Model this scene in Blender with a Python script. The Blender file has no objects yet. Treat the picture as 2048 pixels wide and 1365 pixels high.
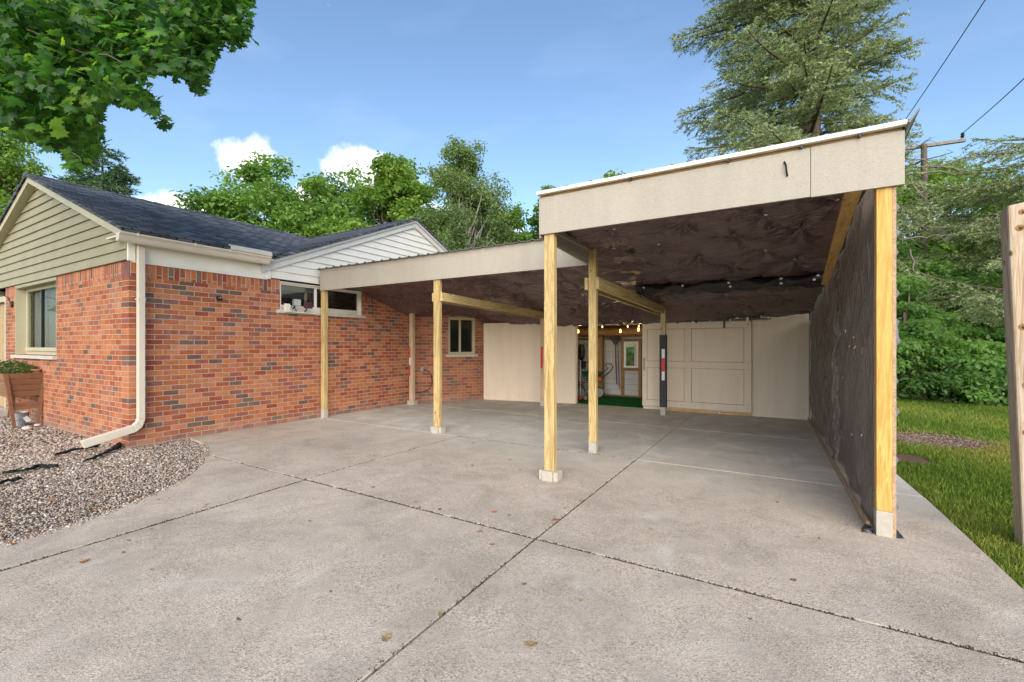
import bpy, bmesh, math, random
import numpy as np
from mathutils import Vector, Matrix
from math import sin, cos, pi, radians

# ------------------------------------------------------------------ camera, world, sun, exposure
S = bpy.context.scene
C = S.collection
YAW = radians(30.73)
EYE = np.array([0.0, 0.0, 1.27])
FW = np.array([-sin(YAW), cos(YAW), 0]); RT = np.array([cos(YAW), sin(YAW), 0])
cam = bpy.data.objects.new("camera", bpy.data.cameras.new("camera"))
C.objects.link(cam); S.camera = cam
cam.location = EYE; cam.rotation_euler = (pi / 2, 0, YAW)
cam.data.sensor_width = 36; cam.data.lens = 905 / 2048 * 36
cam.data.shift_y = 9.5 / 2048
cam.data.clip_start = 0.05; cam.data.clip_end = 2000
def pt(px, py, d):
    """world point seen at photo pixel px,py at forward distance d (used to measure positions)"""
    return EYE + FW * d + RT * (px - 1024) / 905 * d + np.array([0, 0, (692 - py) / 905 * d])

SUN_EL, SUN_AZ = radians(25), radians(150)     # azimuth from +Y towards +X
w = bpy.data.worlds.new("World"); S.world = w; w.use_nodes = True
SKY_STR, SUN_STR, EXPO = 0.15, 3.0, 0.90
nt = w.node_tree; nt.nodes.clear()
def wn(t, **k):
    n = nt.nodes.new(t)
    for a, v in k.items(): setattr(n, a, v)
    return n
out = wn('ShaderNodeOutputWorld'); bg = wn('ShaderNodeBackground')
sky = wn('ShaderNodeTexSky', sky_type='NISHITA', sun_disc=False, sun_elevation=SUN_EL, sun_rotation=SUN_AZ)
sky.air_density = 1.0; sky.dust_density = 0.6; sky.ozone_density = 2.0
bg.inputs[1].default_value = SKY_STR
tc = wn('ShaderNodeTexCoord')
noise = wn('ShaderNodeTexNoise'); noise.inputs['Scale'].default_value = 14; noise.inputs['Detail'].default_value = 8
noise.inputs['Roughness'].default_value = 0.62
nt.links.new(tc.outputs['Generated'], noise.inputs['Vector'])
prev = None
def wmath(op, a, b=None, clamp=False):
    n = wn('ShaderNodeMath', operation=op, use_clamp=clamp)
    for i, v in enumerate((a, b)):
        if v is None: continue
        if isinstance(v, (int, float)): n.inputs[i].default_value = v
        else: nt.links.new(v, n.inputs[i])
    return n.outputs[0]
# a few fair-weather clouds standing low over the trees: direction, angular size
clouds = [(497, 318, .048, 1.0), (472, 322, .028, .9), (535, 322, .022, .7), (568, 322, .014, .6), (700, 340, .050, 1.0), (745, 345, .055, 1.0),
          (665, 338, .03, .9), (272, 256, .020, .34), (345, 418, .040, 1.0), (300, 420, .03, 1.0), (390, 425, .03, .9), (810, 400, .05, 1.0), (870, 420, .04, .6), (640, 395, .05, 1.0),
          (1000, 470, .05, .5), (655, 8, .02, .2)]
for (cx, cy, r, a) in clouds:
    d = FW + RT * (cx - 1024) / 905 + np.array([0, 0, (692 - cy) / 905]); d = d / np.linalg.norm(d)
    sub = wn('ShaderNodeVectorMath', operation='SUBTRACT'); nt.links.new(tc.outputs['Generated'], sub.inputs[0]); sub.inputs[1].default_value = d
    sc_ = wn('ShaderNodeVectorMath', operation='MULTIPLY'); nt.links.new(sub.outputs[0], sc_.inputs[0]); sc_.inputs[1].default_value = (1, 1, 1.45)
    ln = wn('ShaderNodeVectorMath', operation='LENGTH'); nt.links.new(sc_.outputs[0], ln.inputs[0])
    m = wmath('SUBTRACT', 1.0, wmath('DIVIDE', ln.outputs['Value'], r * 1.55))
    m = wmath('MULTIPLY', wmath('MAXIMUM', m, 0.0), a)
    prev = m if prev is None else wmath('MAXIMUM', prev, m)
nz = wmath('MULTIPLY', wmath('SUBTRACT', noise.outputs['Fac'], 0.5), 1.5)
gate = wmath('MULTIPLY', prev, 4.0, True)
cl = wmath('MULTIPLY', wmath('MULTIPLY', wmath('SUBTRACT', wmath('ADD', prev, nz), 0.24), 2.2, True), gate, True)
# thin high cirrus
mp = wn('ShaderNodeMapping'); mp.inputs['Scale'].default_value = (1.2, 3.4, 7); mp.inputs['Rotation'].default_value = (.3, .2, .5)
n2 = wn('ShaderNodeTexNoise'); n2.inputs['Scale'].default_value = 1.5; n2.inputs['Detail'].default_value = 6
nt.links.new(tc.outputs['Generated'], mp.inputs[0]); nt.links.new(mp.outputs[0], n2.inputs['Vector'])
cir = wmath('MULTIPLY', wmath('SUBTRACT', n2.outputs['Fac'], 0.52), 0.45, True)
tint = wn('ShaderNodeMixRGB', blend_type='MULTIPLY'); tint.inputs[0].default_value = 1; tint.inputs[2].default_value = (.86, .89, .90, 1)
nt.links.new(sky.outputs[0], tint.inputs[1])
mixc = wn('ShaderNodeMixRGB'); mixc.inputs[2].default_value = (3.6, 4.2, 5.2, 1)
nt.links.new(cir, mixc.inputs[0]); nt.links.new(tint.outputs[0], mixc.inputs[1])
mixa = wn('ShaderNodeMixRGB'); mixa.inputs[2].default_value = (6.6, 6.4, 6.5, 1)
nt.links.new(cl, mixa.inputs[0]); nt.links.new(mixc.outputs[0], mixa.inputs[1])
nt.links.new(mixa.outputs[0], bg.inputs[0]); nt.links.new(bg.outputs[0], out.inputs[0])

sun = bpy.data.objects.new("sun", bpy.data.lights.new("sun", 'SUN')); C.objects.link(sun)
sun.data.energy = SUN_STR; sun.data.angle = radians(75); sun.data.color = (1, .91, .80)
sd = Vector((sin(SUN_AZ) * cos(SUN_EL), cos(SUN_AZ) * cos(SUN_EL), sin(SUN_EL)))
sun.rotation_euler = sd.to_track_quat('Z', 'Y').to_euler()
S.view_settings.view_transform = 'Standard'; S.view_settings.look = 'None'
S.view_settings.gamma = 1; S.view_settings.exposure = EXPO
S.cycles.use_denoising = True
S.cycles.max_bounces = 8; S.cycles.transparent_max_bounces = 12

# ------------------------------------------------------------------ helpers
R = random.Random(7)
ORG = {}
def root(name, loc, label, cat, group=None):
    o = bpy.data.objects.new(name, None); C.objects.link(o); o.location = loc
    o.empty_display_size = .2
    o['label'] = label; o['category'] = cat
    if group: o['group'] = group
    ORG[o.name] = Vector(loc); return o
def org(o): return ORG.get(o.name, Vector((0, 0, 0)))
def tag(o, label=None, cat=None, group=None, kind=None):
    for k, v in (('label', label), ('category', cat), ('group', group), ('kind', kind)):
        if v: o[k] = v
    return o
class MB:
    def __init__(s, M=None): s.v = []; s.f = []; s.M = M
    def add(s, vs, fs):
        n = len(s.v)
        for p in vs:
            p = Vector(p); s.v.append(s.M @ p if s.M else p)
        s.f += [tuple(i + n for i in f) for f in fs]; return s
    def box(s, x0, x1, y0, y1, z0, z1):
        return s.add([(x0,y0,z0),(x1,y0,z0),(x1,y1,z0),(x0,y1,z0),(x0,y0,z1),(x1,y0,z1),(x1,y1,z1),(x0,y1,z1)],
                     [(0,3,2,1),(4,5,6,7),(0,1,5,4),(1,2,6,5),(2,3,7,6),(3,0,4,7)])
    def hexa(s, a, b):   # two quads, bottom a, top b
        return s.add(list(a) + list(b), [(0,3,2,1),(4,5,6,7),(0,1,5,4),(1,2,6,5),(2,3,7,6),(3,0,4,7)])
    def prism(s, poly, z0, z1):
        n = len(poly)
        return s.add([(p[0],p[1],z0) for p in poly] + [(p[0],p[1],z1) for p in poly],
                     [tuple(range(n))[::-1], tuple(range(n, 2*n))] + [(i,(i+1)%n,(i+1)%n+n,i+n) for i in range(n)])
    def loft(s, A, B):   # two matching 3D loops
        n = len(A)
        return s.add(list(A) + list(B), [tuple(range(n))[::-1], tuple(range(n, 2*n))] + [(i,(i+1)%n,(i+1)%n+n,i+n) for i in range(n)])
    def tube(s, pts, r, seg=8, cap=True):
        pts = [Vector(p) for p in pts]; rs = r if isinstance(r, (list, tuple)) else [r]*len(pts)
        vs = []; fs = []; up = None
        for i, p in enumerate(pts):
            t = (pts[min(i+1, len(pts)-1)] - pts[max(i-1, 0)]).normalized()
            if up is None: up = t.orthogonal().normalized()
            up = (up - t * up.dot(t)); up = up.normalized() if up.length > 1e-5 else t.orthogonal().normalized()
            q = t.cross(up)
            for k in range(seg):
                a = 2*pi*k/seg; vs.append(p + (up*cos(a) + q*sin(a))*rs[i])
        for i in range(len(pts)-1):
            for k in range(seg):
                a = i*seg + k; b = i*seg + (k+1) % seg
                fs.append((a, b, b+seg, a+seg))
        if cap:
            fs.append(tuple(range(seg))[::-1]); fs.append(tuple(range(len(vs)-seg, len(vs))))
        return s.add(vs, fs)
    def lathe(s, prof, c, seg=20, axis='Z'):   # prof: (r,h)
        vs = []; fs = []
        for (r, h) in prof:
            for k in range(seg):
                a = 2*pi*k/seg; x, y = r*cos(a), r*sin(a)
                vs.append(Vector(c) + (Vector((x,y,h)) if axis=='Z' else Vector((h,x,y)) if axis=='X' else Vector((y,h,x))))
        for i in range(len(prof)-1):
            for k in range(seg):
                a = i*seg+k; b = i*seg+(k+1)%seg; fs.append((a,b,b+seg,a+seg))
        fs.append(tuple(range(seg))[::-1]); fs.append(tuple(range(len(vs)-seg, len(vs))))
        return s.add(vs, fs)
    def build(s, name, mat, parent=None, bevel=0, smooth=False, loc=None, recalc=True):
        o0 = org(parent) if parent else Vector(loc or (0,0,0))
        me = bpy.data.meshes.new(name)
        me.from_pydata([tuple(v - o0) for v in s.v], [], s.f)
        if recalc:
            bm = bmesh.new(); bm.from_mesh(me); bmesh.ops.recalc_face_normals(bm, faces=bm.faces); bm.to_mesh(me); bm.free()
        me.materials.append(mat)
        if smooth: me.polygons.foreach_set('use_smooth', [True]*len(me.polygons))
        o = bpy.data.objects.new(name, me); C.objects.link(o)
        if parent: o.parent = parent
        else: o.location = o0
        ORG[o.name] = o0
        if bevel:
            b = o.modifiers.new('bevel', 'BEVEL'); b.width = bevel; b.segments = 2; b.limit_method = 'ANGLE'; b.angle_limit = radians(40)
        return o
def raw(name, V, F, mat, parent=None, var=None, smooth=False, kind=None, loc=None):
    """fast mesh: V (n,3) array, F (m,k) array of equal-sided faces"""
    o0 = org(parent) if parent else Vector(loc or (0,0,0))
    V = np.asarray(V, dtype=np.float32) - np.array(o0, dtype=np.float32); F = np.asarray(F, dtype=np.int32)
    me = bpy.data.meshes.new(name); n, (m, k) = len(V), F.shape
    me.vertices.add(n); me.vertices.foreach_set('co', V.ravel())
    me.loops.add(m*k); me.loops.foreach_set('vertex_index', F.ravel())
    me.polygons.add(m); me.polygons.foreach_set('loop_start', np.arange(0, m*k, k, dtype=np.int32))
    me.polygons.foreach_set('loop_total', np.full(m, k, dtype=np.int32))
    if smooth: me.polygons.foreach_set('use_smooth', np.ones(m, dtype=bool))
    me.update(calc_edges=True)
    if var is not None:
        a = me.attributes.new('var', 'FLOAT', 'POINT'); a.data.foreach_set('value', np.asarray(var, dtype=np.float32))
    me.materials.append(mat)
    o = bpy.data.objects.new(name, me); C.objects.link(o)
    if parent: o.parent = parent
    else: o.location = o0
    ORG[o.name] = o0
    if kind: o['kind'] = kind
    return o
def scatter(shape, faces, P, N, T, sc, var):
    """copies of a small shape (k,3) (z = normal, y = long axis) at P with normal N, direction T, scale sc"""
    N = N / np.linalg.norm(N, axis=1, keepdims=True)
    T = T - N * np.sum(T*N, axis=1, keepdims=True); T /= (np.linalg.norm(T, axis=1, keepdims=True) + 1e-9)
    B = np.cross(T, N)
    sc = np.asarray(sc)[:, None, None] if np.ndim(sc) == 1 else np.asarray(sc)[:, None, :]
    sh = shape[None] * sc
    V = P[:, None] + sh[..., 0:1]*B[:, None] + sh[..., 1:2]*T[:, None] + sh[..., 2:3]*N[:, None]
    k = len(shape); F = (faces[None] + (np.arange(len(P))*k)[:, None, None]).reshape(-1, faces.shape[1])
    return V.reshape(-1, 3), F, np.repeat(var, k)
def copy_tree(o, parent=None):
    c = o.copy(); C.objects.link(c)
    if parent: c.parent = parent
    for ch in [x for x in C.objects if x.parent == o]: copy_tree(ch, c)
    return c

# ------------------------------------------------------------------ materials
class NM:
    def __init__(s, name, rough=.7, spec=.3):
        s.m = bpy.data.materials.new(name); s.m.use_nodes = True; s.t = s.m.node_tree
        s.b = s.t.nodes['Principled BSDF']; s.out = s.t.nodes['Material Output']
        s.b.inputs['Roughness'].default_value = rough; s.b.inputs['Specular IOR Level'].default_value = spec
        s.co = None
    def n(s, t, **k):
        x = s.t.nodes.new(t)
        for a, v in k.items(): setattr(x, a, v)
        return x
    def l(s, a, b): s.t.links.new(a, b); return s
    def pos(s):
        if s.co is None:
            g = s.n('ShaderNodeNewGeometry'); s.co = g.outputs['Position']
        return s.co
    def map(s, scale=(1,1,1), rot=(0,0,0), src=None):
        m = s.n('ShaderNodeMapping'); m.inputs['Scale'].default_value = scale; m.inputs['Rotation'].default_value = rot
        s.l(src or s.pos(), m.inputs[0]); return m.outputs[0]
    def noise(s, scale, detail=4, rough=.55, vec=None, out='Fac', dist=0):
        x = s.n('ShaderNodeTexNoise'); x.inputs['Scale'].default_value = scale; x.inputs['Detail'].default_value = detail
        x.inputs['Roughness'].default_value = rough; x.inputs['Distortion'].default_value = dist
        s.l(vec or s.pos(), x.inputs['Vector']); return x.outputs[out]
    def ramp(s, fac, stops, interp='LINEAR'):
        r = s.n('ShaderNodeValToRGB'); e = r.color_ramp; e.interpolation = interp
        while len(e.elements) < len(stops): e.elements.new(.5)
        for i, (p, c) in enumerate(stops):
            e.elements[i].position = p
            c = (c, c, c) if isinstance(c, (int, float)) else c
            e.elements[i].color = (*c, 1)
        s.l(fac, r.inputs[0]); return r.outputs[0]
    def mix(s, fac, a, b, mode='MIX'):
        m = s.n('ShaderNodeMixRGB', blend_type=mode)
        for i, v in enumerate((fac, a, b)):
            if isinstance(v, (int, float)): m.inputs[i].default_value = v if i == 0 else (v, v, v, 1)
            elif isinstance(v, tuple): m.inputs[i].default_value = (*v, 1)
            else: s.l(v, m.inputs[i])
        return m.outputs[0]
    def math(s, op, a, b=0.0, clamp=False):
        m = s.n('ShaderNodeMath', operation=op, use_clamp=clamp)
        for i, v in enumerate((a, b)):
            if isinstance(v, (int, float)): m.inputs[i].default_value = v
            else: s.l(v, m.inputs[i])
        return m.outputs[0]
    def col(s, c):
        if isinstance(c, tuple): s.b.inputs['Base Color'].default_value = (*c, 1)
        else: s.l(c, s.b.inputs['Base Color'])
        return s
    def bump(s, h, strength=.3, dist=.01, prev=None):
        b = s.n('ShaderNodeBump'); b.inputs['Strength'].default_value = strength; b.inputs['Distance'].default_value = dist
        s.l(h, b.inputs['Height'])
        if prev is not None: s.l(prev, b.inputs['Normal'])
        s.l(b.outputs[0], s.b.inputs['Normal']); return b.outputs[0]
def plain(name, c, rough=.6, spec=.3, var=.12, scale=6, metal=0, bump=.0, fine=60):
    m = NM(name, rough, spec); m.b.inputs['Metallic'].default_value = metal
    f = m.noise(scale, 5); k = m.ramp(f, [(.3, 1-var), (.7, 1+var*.4)])
    m.col(m.mix(1.0, c, k, 'MULTIPLY'))
    if bump: m.bump(m.noise(fine, 4), bump, .004)
    return m.m
def wood(name, base, dark, axis='Z', scale=1, knot=True, rough=.65):
    m = NM(name, rough, .25)
    st = {'Z': (1,1,.07), 'Y': (1,.07,1), 'X': (.07,1,1)}[axis]
    v = m.map(tuple(a*scale for a in st))
    warp = m.noise(9, 3, vec=v, out='Color', dist=1.5)
    f = m.noise(22, 4, .6, vec=m.mix(.12, v, warp), dist=2.2)
    g = m.ramp(f, [(.3, dark), (.47, tuple(a*.55+b*.45 for a, b in zip(base, dark))), (.56, base), (.75, tuple(a*1.08 for a in base))])
    fine = m.noise(160, 3, .6, vec=v)
    c = m.mix(.35, g, m.ramp(fine, [(.35, .55), (.65, 1.0)]), 'MULTIPLY')
    big = m.noise(1.3, 3); c = m.mix(.5, c, m.ramp(big, [(.3, .82), (.7, 1.05)]), 'MULTIPLY')
    if knot:
        vo = m.n('ShaderNodeTexVoronoi'); vo.inputs['Scale'].default_value = 4.2
        kk = {'Z': (1.6,1.6,.9), 'Y': (1.6,.9,1.6), 'X': (.9,1.6,1.6)}[axis]
        m.l(m.map(kk), vo.inputs['Vector'])
        kf = m.ramp(vo.outputs['Distance'], [(.0, 1.0), (.055, .9), (.085, .0)])
        c = m.mix(kf, c, tuple(a*.32 for a in dark))
    m.col(c); m.bump(f, .15, .004); return m.m

def brick_mat(name, ux, uy, soldier=False, dusty=0.0, bw=.1865, rh=.0677):
    m = NM(name, .85, .2)
    dv = m.n('ShaderNodeVectorMath', operation='DOT_PRODUCT'); m.l(m.pos(), dv.inputs[0]); dv.inputs[1].default_value = (ux, uy, 0)
    sep = m.n('ShaderNodeSeparateXYZ'); m.l(m.pos(), sep.inputs[0])
    cb = m.n('ShaderNodeCombineXYZ')
    wob = m.math('MULTIPLY', m.math('SUBTRACT', m.noise(1.7, 2), .5), .012)
    u = dv.outputs['Value']; z = m.math('ADD', sep.outputs['Z'], wob)
    if soldier: m.l(z, cb.inputs[0]); m.l(u, cb.inputs[1])
    else: m.l(u, cb.inputs[0]); m.l(z, cb.inputs[1])
    jit = m.noise(38, 2, out='Color'); vec = m.mix(.006, cb.outputs[0], jit, 'ADD')
    b = m.n('ShaderNodeTexBrick'); m.l(vec, b.inputs['Vector'])
    b.inputs['Scale'].default_value = 1; b.inputs['Brick Width'].default_value = .4 if soldier else bw
    b.inputs['Row Height'].default_value = rh if not soldier else .068
    b.inputs['Mortar Size'].default_value = .0052; b.inputs['Mortar Smooth'].default_value = .25
    b.inputs['Color1'].default_value = (0,0,0,1); b.inputs['Color2'].default_value = (1,1,1,1); b.inputs['Mortar'].default_value = (.5,.5,.5,1)
    pal = [(0, (.52,.155,.070)), (.16, (.43,.10,.052)), (.30, (.58,.20,.11)), (.44, (.50,.13,.062)), (.60, (.38,.125,.085)), (.68, (.56,.175,.08)),
           (.84, (.40,.085,.05)), (.91, (.27,.12,.085)), (.97, (.18,.11,.085))] if name.endswith('front') else [(0, (.50,.145,.068)), (.16, (.40,.085,.045)), (.30, (.56,.19,.105)), (.44, (.44,.115,.06)), (.56, (.34,.10,.075)),
           (.65, (.54,.165,.075)), (.78, (.34,.060,.045)), (.85, (.17,.095,.075)), (.91, (.27,.11,.10)), (.95, (.20,.125,.095))]
    c = m.ramp(b.outputs['Color'], pal, 'CONSTANT')
    tex = m.noise(62, 5, .75); c = m.mix(.8, c, m.ramp(tex, [(.3, .62), (.7, 1.15)]), 'MULTIPLY')
    sm_ = m.noise(24, 5, .8); c = m.mix(m.ramp(sm_, [(.60, .0), (.74, .5)]), c, (.50,.40,.34))
    blot = m.noise(9, 4, .6); c = m.mix(.5, c, m.ramp(blot, [(.35, .62), (.65, 1.1)]), 'MULTIPLY')
    if soldier or name.endswith('front'):
        st = m.noise(30, 3, .6, vec=m.map((1,1,.12))); c = m.mix(.4, c, m.ramp(st, [(.35, .6), (.6, 1.1)]), 'MULTIPLY')
    eff = m.noise(2.2, 6, .72); c = m.mix(m.ramp(eff, [(.54, .0), (.75, .28)]), c, (.50, .36, .31))
    low = m.ramp(m.math('ADD', m.math('MULTIPLY', sep.outputs['Z'], 1.6), m.math('MULTIPLY', m.noise(4,4), .7)), [(.30, .55), (.62, .0)])
    c = m.mix(low, c, (.33, .22, .18))
    mort = m.mix(m.noise(40, 3), (.56, .49, .42), (.38, .33, .29))
    hs = m.n('ShaderNodeHueSaturation'); hs.inputs['Saturation'].default_value = 1.0; hs.inputs['Hue'].default_value = .510; m.l(c, hs.inputs['Color']); c = m.mix(m.math('MULTIPLY', b.outputs['Fac'], .85), hs.outputs[0], mort)
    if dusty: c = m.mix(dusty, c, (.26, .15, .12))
    m.col(c)
    h = m.math('ADD', m.math('MULTIPLY', m.math('SUBTRACT', 1.0, b.outputs['Fac']), 1.0), m.math('MULTIPLY', tex, .25))
    m.bump(h, .8, .006); return m.m

def leaf_mat(name, cols, trans=.35, rough=.5, spec=.25, tboost=1.6):
    m = NM(name, rough, spec)
    a = m.n('ShaderNodeAttribute', attribute_name='var')
    c = m.ramp(a.outputs['Fac'], [(i/(len(cols)-1), k) for i, k in enumerate(cols)])
    m.col(c)
    tr = m.n('ShaderNodeBsdfTranslucent'); m.l(m.mix(1.0, c, (tboost*1.05, tboost*1.1, tboost*.55), 'MULTIPLY'), tr.inputs[0])
    ms = m.n('ShaderNodeMixShader'); ms.inputs[0].default_value = trans
    m.l(m.b.outputs[0], ms.inputs[1]); m.l(tr.outputs[0], ms.inputs[2]); m.l(ms.outputs[0], m.out.inputs[0])
    return m.m
def glass(name, tint=(.75,.8,.8), refl=.25, k=1.6):
    m = NM(name); tr = m.n('ShaderNodeBsdfTransparent'); tr.inputs[0].default_value = (*tint, 1)
    gl = m.n('ShaderNodeBsdfGlossy'); gl.inputs['Roughness'].default_value = .02
    fr = m.n('ShaderNodeFresnel'); fr.inputs[0].default_value = 1.6
    f = m.math('ADD', m.math('MULTIPLY', fr.outputs[0], k), refl*.3, True)
    ms = m.n('ShaderNodeMixShader'); m.l(f, ms.inputs[0]); m.l(tr.outputs[0], ms.inputs[1]); m.l(gl.outputs[0], ms.inputs[2])
    m.l(ms.outputs[0], m.out.inputs[0]); return m.m
def emis(name, c, s):
    m = NM(name); m.col(c); m.b.inputs['Emission Color'].default_value = (*c, 1); m.b.inputs['Emission Strength'].default_value = s; return m.m

# concrete with exposed aggregate
def concrete():
    m = NM('aggregate_concrete', .9, .2)
    vo = m.n('ShaderNodeTexVoronoi'); vo.inputs['Scale'].default_value = 150; m.l(m.pos(), vo.inputs['Vector'])
    sp = m.n('ShaderNodeSeparateColor'); m.l(vo.outputs['Color'], sp.inputs[0])
    c = m.ramp(sp.outputs[0], [(0, (.12,.10,.09)), (.10, (.24,.195,.165)), (.28, (.37,.305,.262)), (.55, (.43,.36,.31)), (.80, (.49,.415,.355)), (.95, (.60,.53,.46))], 'LINEAR')
    v2 = m.n('ShaderNodeTexVoronoi'); v2.inputs['Scale'].default_value = 44; m.l(m.pos(), v2.inputs['Vector'])
    s2 = m.n('ShaderNodeSeparateColor'); m.l(v2.outputs['Color'], s2.inputs[0])
    big = m.math('MULTIPLY', m.ramp(s2.outputs[1], [(.86, 0.0), (.88, 1.0)]), m.ramp(v2.outputs['Distance'], [(.25, 1.0), (.4, 0.0)]))
    c = m.mix(m.math('MULTIPLY', big, .6), c, m.ramp(s2.outputs[2], [(0, (.14,.12,.12)), (.5, (.30,.24,.21)), (1, (.62,.58,.53))]))
    paste = m.noise(3.2, 6, .68); pf = m.ramp(paste, [(.36, .25), (.66, .85)])
    c = m.mix(pf, c, (.395, .345, .31))
    st = m.noise(.75, 5, .62, dist=.6); c = m.mix(.6, c, m.ramp(st, [(.30, .66), (.47, .92), (.56, 1.0), (.7, 1.08)]), 'MULTIPLY')
    st2 = m.noise(2.6, 5, .7, dist=1.0); c = m.mix(.5, c, m.ramp(st2, [(.36, .66), (.6, 1.05)]), 'MULTIPLY')
    # the strip under the roof has kept its smooth grey trowelled skin and is dusty white in drifts
    sep = m.n('ShaderNodeSeparateXYZ'); m.l(m.pos(), sep.inputs[0])
    yy = m.math('ADD', sep.outputs['Y'], m.math('MULTIPLY', m.noise(.9, 3), 1.2))
    under = m.ramp(m.math('MULTIPLY', yy, .1), [(.46, 0.0), (.62, .8)])
    smooth = m.ramp(m.noise(2.1, 6, .7, dist=.8), [(.32, (.36,.35,.35)), (.52, (.45,.44,.43)), (.66, (.56,.55,.54)), (.8, (.64,.63,.62))])
    c = m.mix(under, c, smooth)
    dust = m.ramp(m.noise(1.1, 6, .75, dist=1.2), [(.56, 0.0), (.72, .42)])
    c = m.mix(dust, c, (.52, .50, .48)); c = m.mix(1.0, c, (1.28, 1.245, 1.13), 'MULTIPLY'); m.col(c)
    m.bump(m.math('ADD', vo.outputs['Distance'], m.math('MULTIPLY', paste, .6)), .35, .004); return m.m
M = {}
M['concrete'] = concrete()
M['brick_side'] = brick_mat('brick_side', 0, 1)
M['brick_front'] = brick_mat('brick_front', 1, 0)
DX, DY = .503, .8643
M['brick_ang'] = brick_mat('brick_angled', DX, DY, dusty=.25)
M['sold_side'] = brick_mat('soldier_side', 0, 1, True)
M['sold_front'] = brick_mat('soldier_front', 1, 0, True)
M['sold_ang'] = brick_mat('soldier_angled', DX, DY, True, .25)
M['white_siding'] = plain('white_siding', (.74,.71,.655), .5, .35, .06, 3)
M['shaded_siding'] = plain('shaded_siding', (.33,.295,.19), .55, .3, .10, 3, bump=.15, fine=90)  # front gable siding, with the shade on it put into the base colour
M['trim'] = plain('almond_trim', (.80,.77,.70), .45, .4, .06, 4)
M['cream_trim'] = plain('cream_trim', (.48,.44,.30), .5, .35, .08, 4)
M['gutter'] = plain('gutter_enamel', (.68,.60,.50), .35, .5, .07, 5)
def shingle():
    m = NM('shingle', .9, .2)
    sep = m.n('ShaderNodeSeparateXYZ'); m.l(m.pos(), sep.inputs[0])
    cb = m.n('ShaderNodeCombineXYZ'); m.l(sep.outputs['Y'], cb.inputs[0]); m.l(m.math('MULTIPLY', sep.outputs['Z'], 2.7), cb.inputs[1])
    b = m.n('ShaderNodeTexBrick'); m.l(cb.outputs[0], b.inputs['Vector'])
    b.inputs['Scale'].default_value = 1; b.inputs['Brick Width'].default_value = .19; b.inputs['Row Height'].default_value = .125
    b.inputs['Mortar Size'].default_value = .010; b.inputs['Color1'].default_value = (0,0,0,1); b.inputs['Color2'].default_value = (1,1,1,1); b.inputs['Mortar'].default_value = (0,0,0,1)
    c = m.ramp(b.outputs['Color'], [(0, (.06,.065,.076)), (.5, (.098,.106,.120)), (1, (.18,.19,.208))])
    c = m.mix(.7, c, m.ramp(m.noise(18, 5, .7, vec=m.map((1,.25,1))), [(.35, .55), (.7, 1.45)]), 'MULTIPLY')
    c = m.mix(m.ramp(m.noise(75, 3), [(.66, 0.0), (.70, .6)]), c, (.34,.31,.27))
    c = m.mix(b.outputs['Fac'], c, (.018,.02,.026)); m.col(c)
    m.bump(m.math('SUBTRACT', 1.0, b.outputs['Fac']), .8, .008); return m.m
M['shingle'] = shingle()
def osb(name, base, sp=.55):
    m = NM(name, .75, .25)
    v = m.map((1, 1, 3)); f = m.noise(34, 4, .7, vec=v, dist=2); g = m.noise(120, 3, .6)
    c = m.mix(1.0, base, m.ramp(f, [(.3, .86), (.55, 1.0), (.75, 1.05)]), 'MULTIPLY')
    c = m.mix(.6, c, m.ramp(g, [(.32, .78), (.5, 1.0)]), 'MULTIPLY')
    c = m.mix(m.math('MULTIPLY', m.ramp(m.noise(7, 5, .75, vec=m.map((1,1,2.2)), dist=1), [(.67, 0.0), (.72, 1.0)]), .35), c, tuple(a*.6 for a in base))
    nv = m.n('ShaderNodeTexVoronoi'); nv.inputs['Scale'].default_value = 4.5; m.l(m.pos(), nv.inputs['Vector'])
    c = m.mix(m.math('MULTIPLY', m.ramp(nv.outputs['Distance'], [(.022, 1.0), (.034, .0)]), .7), c, tuple(a*.35 for a in base))
    dr = m.noise(5, 4, .6, vec=m.map((1,1,.12))); c = m.mix(.35, c, m.ramp(dr, [(.35, .82), (.6, 1.02)]), 'MULTIPLY')
    m.col(c); m.bump(m.math('ADD', f, m.math('MULTIPLY', g, .5)), .35, .004); return m.m
M['panel'] = osb('painted_board', (.43,.385,.325))
M['panel2'] = osb('painted_wall_board', (.80,.68,.55))
M['post'] = wood('treated_post', (.62,.47,.22), (.36,.22,.08), 'Z')
M['post_orange'] = wood('warm_post', (.72,.44,.13), (.50,.27,.06), 'Z')
M['post_pale'] = wood('pale_post', (.64,.49,.34), (.42,.29,.17), 'Z')
M['beam'] = wood('treated_beam', (.66,.52,.26), (.40,.28,.10), 'Y')
M['beam_orange'] = wood('warm_beam', (.78,.50,.18), (.46,.27,.08), 'Y')
M['raw_edge'] = wood('raw_board', (.52,.36,.24), (.33,.21,.12), 'Y', knot=False)
M['stud'] = wood('shed_stud', (.40,.24,.10), (.24,.13,.05), 'Z')
M['stud_x'] = wood('shed_beam', (.34,.20,.08), (.17,.09,.035), 'X')
M['fencewood'] = wood('weathered_post', (.58,.46,.345), (.38,.23,.12), 'Z', .8)
M['base_paint'] = plain('beige_block', (.46,.42,.355), .8, .2, .15, 20, bump=.2)
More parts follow.
